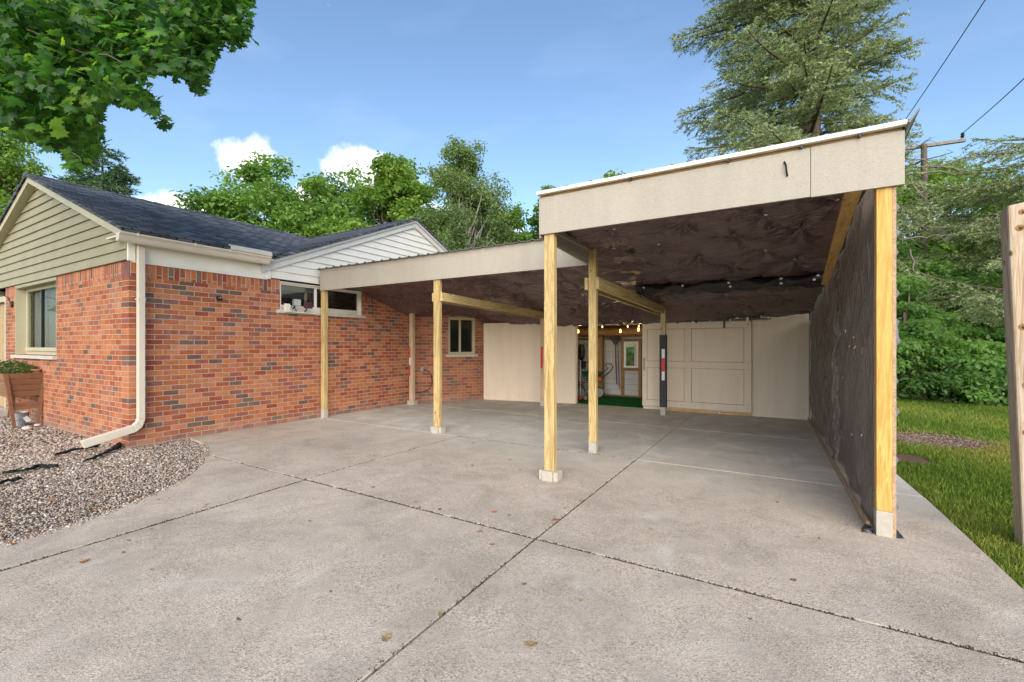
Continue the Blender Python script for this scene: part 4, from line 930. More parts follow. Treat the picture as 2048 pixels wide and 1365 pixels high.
MB().tube([(-6.1,10.5,1.66),(-3.5,10.48,1.60),(.4,10.5,1.66)], .10, 10).build('log_beam', M['stud_x'], sh)
MB().tube([(-6.1,9.6,1.80),(-3.5,9.62,1.78),(.4,9.6,1.80)], .07, 10).build('log_beam', M['stud_x'], sh)
MB().hexa([(-6.1,9.28,1.90),(.55,9.28,1.90),(.55,11.5,1.66),(-6.1,11.5,1.66)], [(-6.1,9.28,1.93),(.55,9.28,1.93),(.55,11.5,1.69),(-6.1,11.5,1.69)]).build('shed_roof', M['stud_x'], sh)
MB().box(.42,.45,9.28,11.1,0,1.7).box(-6.1,-6.07,9.3,11.1,0,1.7).build('end_wall', M['shed_siding'], sh)
MB().box(-4.6,-4.05,10.6,10.62,.85,.87).box(-4.6,-4.05,10.55,10.75,1.30,1.32).build('shelf', M['stud_x'], sh)
# string of bulbs
sl_ = root('string_lights', (-3.2, 9.5, 1.6), 'string of small warm bulbs hanging inside the shed doorway', 'string lights')
bp = [(-4.02,9.75,1.60),(-3.02,9.72,1.59),(-2.62,9.7,1.615),(-3.30,9.35,1.675),(-2.75,9.35,1.67),(-2.52,9.35,1.67)]
cp_ = []
for a, b in zip(sorted(bp[:3]), sorted(bp[:3])[1:]):
    for t in np.linspace(0, 1, 8): cp_.append((a[0]+(b[0]-a[0])*t, a[1]+(b[1]-a[1])*t, a[2]+.055+(b[2]-a[2])*t-.05*sin(pi*t)))
MB().tube(cp_, .004, 6).tube([(-3.8,9.35,1.70),(-3.3,9.35,1.705),(-2.75,9.35,1.70),(-2.45,9.35,1.705)], .004, 6).build('cord', M['wire'], sl_)
for i, (x, y, z) in enumerate(bp):
    big = i < 3; q = 1 if big else .6
    b = MB().lathe([(.006*q,.045*q),(.014*q,.030*q),(.022*q,.0),(.018*q,-.022*q),(.006*q,-.032*q)], (x, y, z), 12).build('bulb', M['bulb'], sl_, smooth=True)
    MB().lathe([(.012*q,.046*q),(.012*q,.070*q)], (x, y, z), 8).build('socket', M['black'], b)
    if big:
        l = bpy.data.lights.new('bulb_light', 'POINT'); l.energy = 1.6; l.color = (1,.72,.38); l.shadow_soft_size = .03
        lo = bpy.data.objects.new('bulb_light', l); C.objects.link(lo); lo.location = Vector((x, y, z-.06))
# rake
rk = root('garden_rake', (-3.50, 10.82, .3), 'fan rake with dark red handle hanging upside down in the shed', 'rake')
MB().tube([(-3.455,10.84,.32),(-3.49,10.86,.9),(-3.50,10.88,1.32)], .014, 8).build('handle', M['handle_red'], rk)
mb = MB()
for i in range(13):
    a = (i-6)/6*.62; mb.tube([(-3.50,10.88,1.28),(-3.50+sin(a)*.12,10.88,1.28+cos(a)*.12),(-3.50+sin(a)*.30,10.87,1.28+cos(a)*.22),(-3.50+sin(a)*.31,10.83,1.29+cos(a)*.23)], .006, 5)
mb.loft([(-3.54,10.875,1.30),(-3.46,10.875,1.30),(-3.38,10.875,1.43),(-3.62,10.875,1.43)], [(-3.54,10.89,1.30),(-3.46,10.89,1.30),(-3.38,10.89,1.43),(-3.62,10.89,1.43)])
mb.build('rake_head', M['black'], rk)
tag(MB().tube([(-3.41,10.9,.22),(-3.44,10.92,.7),(-3.46,10.95,1.3)], .013, 8).build('tool_handle', plain('blue_grey_handle', (.16,.2,.28), .5), loc=(-3.41,10.9,.22)), 'slim blue grey tool handle hanging behind the rake', 'tool handle')
# drop spreader
spd = root('lawn_spreader', (-3.95, 10.25, .01), 'green hopper lawn spreader with two wheels and black looped handle', 'spreader')
def wheel(cx, cy, r, y_w, parent):
    t = MB(); t.lathe([(r*.84,-y_w),(r,-y_w*.7),(r,y_w*.7),(r*.84,y_w)], (cx, cy, r+.012), 28, 'Y'); w_ = t.build('wheel', M['black'], parent)
    MB().lathe([(r*.82,-y_w*1.1),(r*.3,-y_w*1.3),(r*.3,y_w*1.3),(r*.82,y_w*1.1)], (cx, cy, r+.012), 24, 'Y').build('rim', plain('grey_rim', (.30,.30,.29), .6), w_)
wheel(-4.12, 10.15, .135, .025, spd); wheel(-3.78, 10.50, .13, .025, spd)
hp = MB(); hp.loft([(-4.12,10.15,.66),(-3.68,10.15,.66),(-3.68,10.45,.66),(-4.12,10.45,.66)], [(-4.0,10.22,.40),(-3.80,10.22,.40),(-3.80,10.38,.40),(-4.0,10.38,.40)]); hp.build('hopper', M['green_plastic'], spd, .01)
MB().tube([(-4.1,10.2,.14),(-3.75,10.3,.42),(-3.45,10.3,.66),(-3.38,10.3,.77),(-3.42,10.3,.84),(-3.52,10.3,.85),(-3.57,10.3,.83),(-3.50,10.3,.74),(-3.62,10.3,.64),(-3.85,10.3,.45)], .012, 8).build('handle', M['black'], spd)
MB().box(-3.72,-3.65,10.24,10.30,.44,.52).build('gear_box', M['orange_plastic'], spd, .01)
MB().tube([(-4.12,10.15,.147),(-3.78,10.5,.142)], .012, 8).build('axle', M['galv'], spd)
# wire cart rack
hc = root('wire_rack', (-4.02, 9.95, .01), 'silver wire rack cart with red wheels at the left of the shed doorway', 'rack')
mb = MB()
for i in range(9): mb.tube([(-4.20,9.95,.16+i*.045),(-3.98,9.98,.16+i*.045),(-3.90,10.10,.16+i*.045)], .006, 6)
for x, y in ((-4.20,9.95),(-4.05,9.965),(-3.94,10.02)): mb.tube([(x,y,.05),(x,y,.60 if x == -4.05 else .56)], .008, 6)
mb.tube([(-4.05,9.955,.06),(-4.05,9.955,.93)], .012, 8)
mb.build('wire_frame', M['galv'], hc)
for x in (-4.02,-3.90): MB().lathe([(.045,-.012),(.05,0),(.045,.012)], (x, 9.9, .062), 18, 'Y').build('wheel', M['orange_plastic'] if x < -4 else M['galv'], hc)
tag(MB().lathe([(.16,-.06),(.19,-.04),(.20,0),(.19,.04),(.16,.06),(.08,.05)], (-4.35,10.45,.215), 24, 'Y').build('spare_tire', M['black'], loc=(-4.35,10.45,.01)), 'black tyre standing behind the wire rack in the shed', 'tyre')
bag = MB().lathe([(.03,.22),(.07,.18),(.09,.05),(.08,-.12),(.03,-.2)], (-4.28,10.6,1.1), 10).lathe([(.03,.1),(.08,.06),(.06,-.1)], (-4.22,10.55,.80), 10)
tag(bag.build('hanging_bag', M['black'], loc=(-4.28,10.6,.8)), 'black tool bags hanging at the left inside the shed', 'bag')
tag(MB().tube([(-3.98,10.45,1.56),(-3.96,10.43,1.50),(-3.90,10.43,1.47),(-3.85,10.43,1.40)], .022, 8).tube([(-3.98,10.45,1.58),(-4.02,10.42,1.50)], .03, 8).build('clamp_lamp', M['black'], loc=(-3.95,10.45,1.5)), 'small black clamp lamp hanging near the shed ceiling', 'lamp')

# ------------------------------------------------------------------ planter group
pl = root('raised_planter', (-10.55, 2.1, -.02), 'brown slatted raised planter box on splayed legs under the front window', 'planter')
def plank_face(p00, p10, p11, p01, n, t, mb):
    p00, p10, p11, p01 = map(Vector, (p00, p10, p11, p01))
    for i in range(n):
        a, b = i/n+.006, (i+1)/n-.006
        q = [p00.lerp(p01, a), p10.lerp(p11, a), p10.lerp(p11, b), p00.lerp(p01, b)]; mb.loft(q, [v+Vector(t) for v in q])
e = MB(); plank_face((-10.36,2.06,.46),(-10.36,2.40,.46),(-10.30,2.52,.84),(-10.30,2.0,.84), 4, (-.02,0,0), e); pe = e.build('end_panel', M['planter'], pl)
f = MB(); plank_face((-11.9,2.045,.46),(-10.385,2.045,.46),(-10.325,1.985,.84),(-11.95,1.985,.84), 3, (0,.02,0), f); f.build('front_panel', M['planter_front'], pl)
f = MB(); plank_face((-11.9,2.40,.46),(-10.385,2.40,.46),(-10.325,2.52,.84),(-11.95,2.52,.84), 3, (0,-.02,0), f); f.build('back_panel', M['planter_front'], pl)
MB().loft([(-11.92,2.02,.74),(-10.35,2.02,.74),(-10.35,2.48,.74),(-11.92,2.48,.74)], [(-11.92,2.02,.76),(-10.35,2.02,.76),(-10.35,2.48,.76),(-11.92,2.48,.76)]).build('potting_soil', M['soil'], pl)
for (ya, yb) in ((2.02,2.11),(2.46,2.355)):
    for xo in (0, -1.55):
        lg = MB(); lg.loft([(-10.345+xo,ya-.02,.82),(-10.295+xo,ya-.02,.82),(-10.295+xo,ya+.02,.82),(-10.345+xo,ya+.02,.82)], [(-10.345+xo,yb-.02,-.03),(-10.295+xo,yb-.02,-.03),(-10.295+xo,yb+.02,-.03),(-10.345+xo,yb+.02,-.03)]); lg.build('leg', M['planter'], pl)
MB().box(-10.335,-10.315,2.09,2.375,.26,.37).build('stretcher', M['planter'], pl)
def small_plant(name, c, n, rad, h, leaf, mat, label, cat, seed):
    r = np.random.default_rng(seed); t = root(name, c, label, cat)
    th = r.uniform(0, 6.28, n); rr_ = rad*np.sqrt(r.uniform(0, 1, n)); P = np.column_stack([c[0]+rr_*np.cos(th), c[1]+rr_*np.sin(th)*.6, c[2]+.02+h*r.uniform(0, 1, n)*(1-.5*(rr_/rad)**2)])
    q = np.array([(0,0,0),(.35,.5,.05),(0,1,0),(-.35,.5,.05)]); V, F, a = scatter(q, np.array([[0,1,2,3]]), P, r.normal(0,.7,(n,3))+[0,0,.8], r.normal(0,1,(n,3)), r.uniform(.6,1.2,n)*leaf, r.uniform(0,1,n))
    raw('foliage', V, F, mat, t, var=a)
    mb = MB()
    for i in range(10): a_ = i*.63; mb.tube([c, (c[0]+rad*.5*cos(a_), c[1]+rad*.3*sin(a_), c[2]+h*.7)], [.006,.003], 5)
    mb.build('stem', M['bark'], t); return t
lm_small = leaf_mat('planter_leaf', [(.03,.07,.02),(.06,.13,.03),(.14,.17,.05),(.24,.14,.06)], .25)
small_plant('planter_plant', (-10.62,2.25,.76), 900, .30, .20, .055, lm_small, 'small green leafy plant growing in the brown planter', 'plant', 5)
small_plant('planter_plant', (-11.3,2.25,.76), 900, .34, .26, .055, lm_small, 'bushy green plant at the far end of the brown planter', 'plant', 6)
tag(MB().lathe([(.05,0),(.075,.11),(.085,.11),(.085,.13),(.07,.13)], (-10.42,2.36,.762), 20).build('clay_pot', M['terracotta'], loc=(-10.42,2.36,.762)), 'pale clay pot behind the plant in the brown planter', 'pot')
bk = root('galvanised_bucket', (-10.55,2.22,-.02), 'galvanised bucket with a white paper tag under the planter', 'bucket')
MB().lathe([(.085,0),(.105,.21),(.112,.215),(.10,.215),(.082,.01)], (-10.55,2.22,-.018), 24).build('body', M['galv'], bk, smooth=False)
MB().tube([(-10.55+.0,2.22-.11,.18),(-10.47,2.20-.11,.10),(-10.45,2.24,.07),(-10.47,2.32,.12),(-10.55,2.33,.18)], .004, 6).build('handle', M['galv'], bk)
MB(Matrix.Translation((-10.435,2.27,.09)) @ Matrix.Rotation(.5, 4, 'X')).box(-.001,.001,-.03,.03,-.045,.045).build('tag', M['white'], bk)

# ------------------------------------------------------------------ right timber post
fp = root('timber_post', (1.40, 4.27, 0), 'tall weathered timber post leaning at the right edge of the lawn', 'post')
mb = MB(); tz = 2.18
mb.loft([(1.335,4.16,-.1),(1.52,4.16,-.1),(1.52,4.30,-.1),(1.335,4.30,-.1)], [(1.25,4.12,tz-.01),(1.43,4.12,tz+.02),(1.43,4.26,tz+.02),(1.25,4.26,tz-.01)])
mb.build('post', M['fencewood'], fp, .014)
for (x, z, r_) in ((1.315,2.12,.008),(1.305,2.02,.010),(1.322,1.39,.010),(1.345,1.02,.012),(1.36,.52,.010)):
    yy_ = 4.16 - .04*(z/2.18) - .001; MB().lathe([(r_*2.1,0),(r_*1.9,-.002)], (x, yy_, z), 16, 'Y').build('knot', plain('knot', (.30,.17,.08), .8, .2, .4, 60), fp)
    MB().lathe([(r_,-.0022),(r_*.8,-.004)], (x+.003, yy_, z-.004), 12, 'Y').build('knot_hole', plain('knot_dark', (.09,.045,.02), .9), fp)
br = MB().box(1.355,1.40,4.085,4.115,1.985,2.09).box(1.385,1.42,4.085,4.112,1.0,2.0).build('bracket', M['black'], fp, .004)
MB().lathe([(.012,0),(.010,-.008)], (1.375,4.084,2.06), 10, 'Y').build('bolt', M['galv'], br)

# ------------------------------------------------------------------ utility pole and wires
up = root('utility_pole', (*pt(1848, 692, 13)[:2], 0), 'weathered utility pole with a crossarm behind the spruce branches', 'utility pole')
pc = pt(1848, 300, 13); a, b = pt(1775, 303, 13.2), pt(1930, 281, 13)
MB().tube([(pc[0],pc[1],-.1),(pc[0],pc[1],pc[2]+.15)], [.10,.07], 12).build('pole', M['bark'], up)
MB().tube([a, b], .06, 4).build('crossarm', M['deadwood'], up)
i1 = pt(1925, 274, 13); MB().lathe([(.03,0),(.05,.05),(.03,.08),(.045,.11),(.02,.15)], i1 - np.array([0,0,.03]), 12).build('insulator', M['black'], up)
w0 = i1 + np.array([0,0,.1]); w1_ = pt(2348, -147, 6)
tag(MB().tube([w0 + (w1_-w0)*t - np.array([0,0,.12*sin(pi*t)]) for t in np.linspace(0,1,12)], .011, 5).build('power_line', M['wire'], loc=tuple(w0)), 'power line rising from the crossarm to the right edge of the sky', 'power line')
w0 = pt(1790, 270, 13); w1_ = pt(2100, -200, 7); 
tag(MB().tube([w0 + (w1_-w0)*t - np.array([0,0,.05*sin(pi*t)]) for t in np.linspace(0,1,12)], .010, 5).build('power_line', M['wire'], loc=tuple(w0)), 'power line leaving the tall carport corner toward the top of the sky', 'power line')

# ------------------------------------------------------------------ foliage builders
LEAFQ = np.array([(0,0,0),(.32,.35,.06),(.22,.75,.02),(0,1,-.05),(-.22,.75,.02),(-.32,.35,.06)]); LEAFF = np.array([[0,1,2,3],[0,3,4,5]])
def limb(mb, a, b, r0, r1, rnd, seg=6, wob=.06, n=5):
    a, b = Vector(a), Vector(b); L = (b-a).length; pts = []; rs_ = []
    for i in range(n+1):
        t = i/n; k = wob*L*sin(pi*t); pts.append(a.lerp(b, t) + Vector((rnd.uniform(-1,1)*k, rnd.uniform(-1,1)*k, rnd.uniform(-.5,1)*k))); rs_.append(r0+(r1-r0)*t)
    mb.tube(pts, rs_, seg, cap=False); return pts
def broadleaf(name, loc, H, rx, z0, seed, nl, leaf, mat, bark, label, cat='tree', nclump=42, flat=.6, group=None, droop=0, airy=0, clr=.16, multi=1):
    nl = int(nl*1.9); leaf = leaf*1.15; nclump = int(nclump*1.5)
    rnd = random.Random(seed); r = np.random.default_rng(seed); t = root(name, loc, label, cat, group)
    x, y, z = loc; tm = MB(); hc_ = H - z0; cen = np.array([x, y, z+z0+hc_*.48]); K = []
    tries = 0
    while len(K) < nclump and tries < 4000:
        tries += 1; p = r.uniform(-1, 1, 3); q = np.linalg.norm(p)
        if q > 1 or q < .35: continue
        wd = 1.0 - .45*max(0, p[2])**1.4 - .15*max(0, -p[2]); c = cen + p*np.array([rx*wd, rx*wd, hc_*.52])
        if all(np.linalg.norm((c-k)/np.array([1,1,.8])) > clr*.72*rx*1.1 for k in K): K.append(c)
    base = [(x + rnd.uniform(-.3,.3)*(multi > 1), y + rnd.uniform(-.3,.3)*(multi > 1)) for _ in range(multi)]
    tops = []
    for bx, by in base:
        tops.append(limb(tm, (bx,by,z-.1), (x+(bx-x)*3+rnd.uniform(-.3,.3), y+(by-y)*3, z+H*.72), H*.020+.05, H*.006, rnd, 8, .03, 7))
    for c in K:
        tp = rnd.choice(tops); hh = (c[2]-z)*rnd.uniform(.45,.75); j = min(range(len(tp)), key=lambda i: abs(tp[i].z - (z+hh)))
        limb(tm, tp[j], c, H*.006+.012, .012, rnd, 5, .08, 4)
        for _ in range(2): limb(tm, c, c + r.normal(0, .6, 3)*rx*.16, .012, .005, rnd, 4, .1, 2)
    tm.build('trunk', bark, t, smooth=True, recalc=False)
    K = np.array(K); w_ = r.uniform(.5, 1.4, len(K)); w_ /= w_.sum(); idx = r.choice(len(K), nl, p=w_)
    cr = rx*r.uniform(.20, .36, len(K)); g_ = r.normal(0, 1, (nl, 3)); g_ /= np.linalg.norm(g_, axis=1, keepdims=True); rad = r.uniform(0, 1, nl)**.45
    # sub-clusters make sprays with gaps
    ns = 16; sub = r.normal(0, 1, (len(K), ns, 3)); sub /= np.linalg.norm(sub, axis=2, keepdims=True); sub *= r.uniform(.35, 1.15, (len(K), ns, 1))
    si = r.integers(0, ns, nl); P = K[idx] + sub[idx, si]*cr[idx, None]*[1.15,1.15,flat] + g_*rad[:, None]*cr[idx, None]*[.62,.62,.30]
    if droop: P[:, 2] -= droop*r.uniform(0, 1, nl)**2*rx*.35
    N = g_*.5 + r.normal(0, .45, (nl, 3)) + [0, 0, .75]; T = r.normal(0, 1, (nl, 3)) + [0, 0, -.5-droop]
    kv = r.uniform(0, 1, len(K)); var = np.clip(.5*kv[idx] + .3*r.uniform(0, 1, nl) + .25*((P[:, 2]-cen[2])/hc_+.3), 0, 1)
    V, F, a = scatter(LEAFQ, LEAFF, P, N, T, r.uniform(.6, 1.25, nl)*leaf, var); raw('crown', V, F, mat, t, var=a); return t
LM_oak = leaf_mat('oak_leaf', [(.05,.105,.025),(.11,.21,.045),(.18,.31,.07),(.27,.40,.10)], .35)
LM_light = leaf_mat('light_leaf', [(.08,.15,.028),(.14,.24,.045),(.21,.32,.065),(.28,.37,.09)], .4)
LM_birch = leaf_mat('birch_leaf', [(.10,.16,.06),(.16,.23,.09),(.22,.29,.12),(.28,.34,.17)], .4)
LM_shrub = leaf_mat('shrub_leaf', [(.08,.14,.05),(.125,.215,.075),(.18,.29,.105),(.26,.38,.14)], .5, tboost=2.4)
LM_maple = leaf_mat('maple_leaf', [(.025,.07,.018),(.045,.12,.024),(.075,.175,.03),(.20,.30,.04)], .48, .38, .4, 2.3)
def gpos(px, d): p = pt(px, 692, d); return (p[0], p[1], -.04)
def hgt(py, d): return 1.27 + (692-py)*d/905 + .04
TG = 'trees behind the house'
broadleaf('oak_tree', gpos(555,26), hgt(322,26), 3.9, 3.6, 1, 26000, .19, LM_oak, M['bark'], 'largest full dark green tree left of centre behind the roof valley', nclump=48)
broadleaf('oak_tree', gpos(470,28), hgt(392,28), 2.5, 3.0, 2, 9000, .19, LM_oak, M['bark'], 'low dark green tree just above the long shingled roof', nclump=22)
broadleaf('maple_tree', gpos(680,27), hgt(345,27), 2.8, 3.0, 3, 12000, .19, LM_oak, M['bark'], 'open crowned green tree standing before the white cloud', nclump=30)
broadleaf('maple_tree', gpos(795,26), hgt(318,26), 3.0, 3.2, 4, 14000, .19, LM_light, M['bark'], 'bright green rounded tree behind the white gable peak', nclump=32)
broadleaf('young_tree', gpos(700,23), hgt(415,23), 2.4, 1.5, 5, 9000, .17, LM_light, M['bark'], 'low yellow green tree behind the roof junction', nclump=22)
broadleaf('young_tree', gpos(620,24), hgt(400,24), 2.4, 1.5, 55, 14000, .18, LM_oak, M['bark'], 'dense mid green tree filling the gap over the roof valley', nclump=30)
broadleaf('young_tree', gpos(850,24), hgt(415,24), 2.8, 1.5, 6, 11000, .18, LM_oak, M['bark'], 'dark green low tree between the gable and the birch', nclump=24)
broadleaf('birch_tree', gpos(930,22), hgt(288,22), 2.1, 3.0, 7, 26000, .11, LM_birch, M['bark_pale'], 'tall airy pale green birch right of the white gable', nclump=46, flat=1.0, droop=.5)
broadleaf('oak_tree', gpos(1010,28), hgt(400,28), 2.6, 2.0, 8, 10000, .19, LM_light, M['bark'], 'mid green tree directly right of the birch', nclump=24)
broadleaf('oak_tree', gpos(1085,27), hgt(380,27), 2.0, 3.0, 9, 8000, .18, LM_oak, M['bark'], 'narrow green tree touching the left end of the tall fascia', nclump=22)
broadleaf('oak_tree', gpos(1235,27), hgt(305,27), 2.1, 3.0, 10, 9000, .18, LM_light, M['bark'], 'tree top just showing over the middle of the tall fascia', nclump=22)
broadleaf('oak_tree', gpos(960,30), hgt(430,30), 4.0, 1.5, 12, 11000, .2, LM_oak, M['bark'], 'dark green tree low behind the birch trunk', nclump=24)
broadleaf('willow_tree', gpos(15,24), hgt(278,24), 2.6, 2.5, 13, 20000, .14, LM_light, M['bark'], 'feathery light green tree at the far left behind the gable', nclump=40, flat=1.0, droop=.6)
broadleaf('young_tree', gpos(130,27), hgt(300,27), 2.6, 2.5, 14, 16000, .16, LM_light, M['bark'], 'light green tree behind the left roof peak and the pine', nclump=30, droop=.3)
# hedge and undergrowth at the right
SH = [(1800,11.3,560,1.25),(1870,10.9,640,1.15),(1950,10.5,690,1.15),(2020,10.3,660,1.2),(1905,12.6,520,1.6),(2000,12.6,520,1.6),(1800,13.2,470,1.8),(2090,11.2,560,1.7),(1730,13,520,1.6)]
SL = ['leafy green shrub closest to the tarp wall at the lawn edge','low rounded green shrub second along the lawn edge','large bright leafed shrub bulging over the lawn beside the timber post','green shrub directly behind the timber post',
      'tall dense shrub in the second row behind the low ones','tall dark shrub in the second row near the timber post','tall green thicket shrub behind the hedge next to the tarp hem','big green shrub at the right edge behind the timber post','green shrub mostly hidden behind the carport side wall']
for i, (px, d_, py, rx) in enumerate(SH):
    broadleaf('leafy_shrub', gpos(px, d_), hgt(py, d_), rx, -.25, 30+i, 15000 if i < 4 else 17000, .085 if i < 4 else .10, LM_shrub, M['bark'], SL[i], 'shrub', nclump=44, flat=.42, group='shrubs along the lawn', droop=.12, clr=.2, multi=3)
broadleaf('maple_tree', gpos(1850,17), hgt(330,17), 2.8, 2.0, 50, 16000, .15, LM_light, M['bark'], 'light green tree glowing behind the spruce boughs on the right', nclump=34)
broadleaf('maple_tree', gpos(2040,18), hgt(350,18), 3.0, 2.0, 51, 16000, .15, LM_light, M['bark'], 'green tree behind the timber post at the right edge', nclump=34)
broadleaf('maple_tree', gpos(1330,16), hgt(640,16)+.6, 2.0, .5, 52, 9000, .13, LM_oak, M['bark'], 'green tree seen through the shed window', nclump=26)
broadleaf('maple_tree', gpos(1225,15), hgt(610,15)+.6, 2.2, .3, 53, 12000, .13, LM_shrub, M['bark'], 'dark green bush outside the rear of the shed', nclump=30, cat='bush')

# ------------------------------------------------------------------ conifers
def conifer(name, loc, H, Rb, z0, seed, mat, label, step=.34, per=6, droop=.25, twig=.5, nlen=.07, nw=.02, dens=16, power=.75, lean=0, side=None, sp=.13, asym=0):
    rnd = random.Random(seed); r = np.random.default_rng(seed); t = root(name, loc, label, 'tree'); x, y, z = loc
    tm = MB(); tm.tube([(x,y,z-.1),(x+lean*.3,y,z+H*.35),(x+lean*.7,y,z+H*.7),(x+lean,y,z+H)], [H*.019,H*.014,H*.008,.02], 10)
    A_, B_ = [], []; W = []; zz_ = z0
    while zz_ < H-.25:
        f_ = 1-zz_/H; L0 = Rb*min(1, (f_*1.15))**power
        for k in range(per):
            a = rnd.uniform(0, 6.283); L = L0*rnd.uniform(.65, 1.18)*(1 - asym*(cos(a)*RT[0]+sin(a)*RT[1])); n = max(4, int(L/.22)); tr = Vector((x+lean*zz_/H, y, z+zz_+rnd.uniform(-.15,.15)))
            d_ = Vector((cos(a), sin(a), 0)); pts = []
            dr_ = droop*rnd.uniform(.6, 1.4); up_ = rnd.uniform(.05, .25)
            for i in range(n+1):
                s_ = i/n; pts.append(tr + d_*L*s_ + Vector((0,0,L*(up_*s_ - dr_*s_*s_ + .16*s_**4))))
            tm.tube(pts, [.012+.014*L*(1-i/n) for i in range(n+1)], 5, cap=False)
            lat = Vector((-d_.y, d_.x, 0)); s_ = .22
            while s_ < 1:
                i = int(s_*n); fr_ = s_*n-i; p = pts[i].lerp(pts[min(i+1,n)], fr_)
                for sg in (-1, 1):
                    tl = twig*(.35+.75*sin(pi*min(1, s_*.85+.1)))*rnd.uniform(.7,1.25)*min(1, L/1.4+.2)
                    dd = (d_*rnd.uniform(.45,.9) + lat*sg*rnd.uniform(.6,1.0)).normalized()
                    q = p + dd*tl + Vector((0,0,-tl*rnd.uniform(.05,.5)))
                    W.append((p, q, rnd.random()))
                    for _ in range(2):
                        m_ = p.lerp(q, rnd.uniform(.3,.8)); e2 = (dd*rnd.uniform(.5,1) + lat*rnd.uniform(-.9,.9)).normalized()*tl*rnd.uniform(.3,.55)
                        W.append((m_, m_+e2+Vector((0,0,-tl*rnd.uniform(.0,.3))), rnd.random()))
                s_ += sp/max(L, .3)
            W.append((pts[-2], pts[-1]+(pts[-1]-pts[-2])*.3, .5))
        zz_ += step*rnd.uniform(.8,1.2)
    tm.build('trunk', M['bark'], t, smooth=True, recalc=False)
    A_ = np.array([w_[0] for w_ in W]); B_ = np.array([w_[1] for w_ in W]); tv = np.array([w_[2] for w_ in W]); D = B_-A_; Ln = np.linalg.norm(D, axis=1)
    # twig stems, three sided
    kk = np.maximum(3, (Ln/ .02*dens/16).astype(int)); idx = np.repeat(np.arange(len(W)), kk); n = len(idx); u_ = r.uniform(0, 1.02, n)
    P = A_[idx] + D[idx]*u_[:, None]; Dn = D[idx]/(Ln[idx, None]+1e-6); rn = r.normal(0, 1, (n, 3)) + [0,0,.35]; rn -= Dn*np.sum(rn*Dn, axis=1, keepdims=True); rn /= np.linalg.norm(rn, axis=1, keepdims=True)
    T = Dn*.75 + rn*.8; N = np.cross(T, r.normal(0, 1, (n, 3))) + [0,0,.25]
    q = np.array([(-.5,0,0),(.5,0,0),(0,1,0)]) * [nw/nlen, 1, 1]
    V, F, a = scatter(q, np.array([[0,1,2]]), P, N, T, r.uniform(.7,1.25,n)*nlen, np.clip(.55*tv[idx]+.45*r.uniform(0,1,n)+.15*(u_-.5), 0, 1)); raw('needles', V, F, mat, t, var=a); return t
LM_spr = leaf_mat('spruce_needle', [(.09,.11,.04),(.20,.245,.10),(.35,.41,.215),(.52,.59,.39)], .22, .55, .3, 1.3)
LM_pine = leaf_mat('pine_needle', [(.04,.08,.035),(.07,.13,.055),(.11,.19,.09),(.17,.26,.14)], .22, .55, .3, 1.3)
conifer('blue_spruce', gpos(1618,13.5), 20, 3.15, 3.4, 61, LM_spr, 'huge blue green spruce towering behind the tall carport roof', step=.33, per=6, droop=.34, twig=.75, nlen=.075, nw=.024, dens=19, lean=.1, sp=.12, power=.42, asym=.40)
conifer('spruce_tree', gpos(2180,10.5), 6.6, 4.3, 2.2, 62, LM_spr, 'wide spruce with long boughs reaching in from the right edge', step=.30, per=6, droop=.22, twig=.7, nlen=.062, nw=.019, dens=19, sp=.12, power=.32)
conifer('pine_tree', gpos(205,25), hgt(288,25), 2.6, 3, 63, LM_pine, 'open pine with layered boughs behind the left roof slope', step=.6, per=6, droop=-.05, twig=.9, nlen=.22, nw=.07, dens=9, sp=.24, power=.5)
# dead boughs beside the pole
db = root('dead_branches', tuple(pt(1800, 420, 11.5)), 'bare grey dead boughs tangled below the utility crossarm', 'dead branch'); mb = MB(); rnd = random.Random(4)
for i, (a, b) in enumerate([((1790,350),(2048,345)),((1800,322),(1862,275)),((1790,312),(1900,338)),((1800,330),(2000,362)),((1795,345),(1905,305)),((1800,480),(1900,470)),((1795,452),(1880,455)),((1870,335),(2060,290)),((1840,560),(1832,600)),((1820,500),(1840,570)),((1850,330),(1960,350)),((1810,340),(1870,430)),((1930,420),(2000,380))]):
    p, q = pt(*a, 11.6 + .1*(i % 5)), pt(*b, 10.9 + .1*(i % 4)); ps = limb(mb, p, q, .028, .008, rnd, 6, .05, 6)
    for k in range(7):
        s_ = ps[rnd.randint(1, len(ps)-1)]; limb(mb, s_, s_ + Vector((rnd.uniform(-.4,.4), rnd.uniform(-.3,.3), rnd.uniform(-.35,.25))), .008, .003, rnd, 4, .15, 3)
mb.build('bough', M['deadwood'], db, smooth=True, recalc=False)

# ------------------------------------------------------------------ overhanging maple (trunk stands left of the picture)
r = np.random.default_rng(77); rnd = random.Random(77)
mt = root('maple_tree', (-8.6, -1.2, -.04), 'near maple with broad dark leaves hanging over the left of the driveway', 'tree')
tm = MB(); TR = limb(tm, (-8.6,-1.2,-.1), (-8.3,-.9,6.5), .24, .13, rnd, 12, .02, 6)
sil = [(-60,-60),(520,-60),(500,20),(506,80),(470,98),(450,78),(430,118),(415,150),(402,190),(385,182),(352,140),(322,150),(300,138),(285,165),(268,152),(250,130),(262,158),(290,185),(318,222),(340,258),(322,252),(285,215),(250,212),(215,195),(205,222),(200,280),(188,318),(150,345),(120,300),(60,280),(0,262),(-60,270)]
P = []; Tn = []
while len(P) < 800:
    px, py = rnd.uniform(-60, 510), rnd.uniform(-60, 345)
    if not pip(np.array([[px, py]]), sil)[0]: continue
    d_ = rnd.uniform(3.0, 6.0) if px < 300 else rnd.uniform(4.2, 5.6)
    P.append(pt(px, py, d_))
P = np.array(P)
inner = (P[:, 0] < -3)
SPR = []
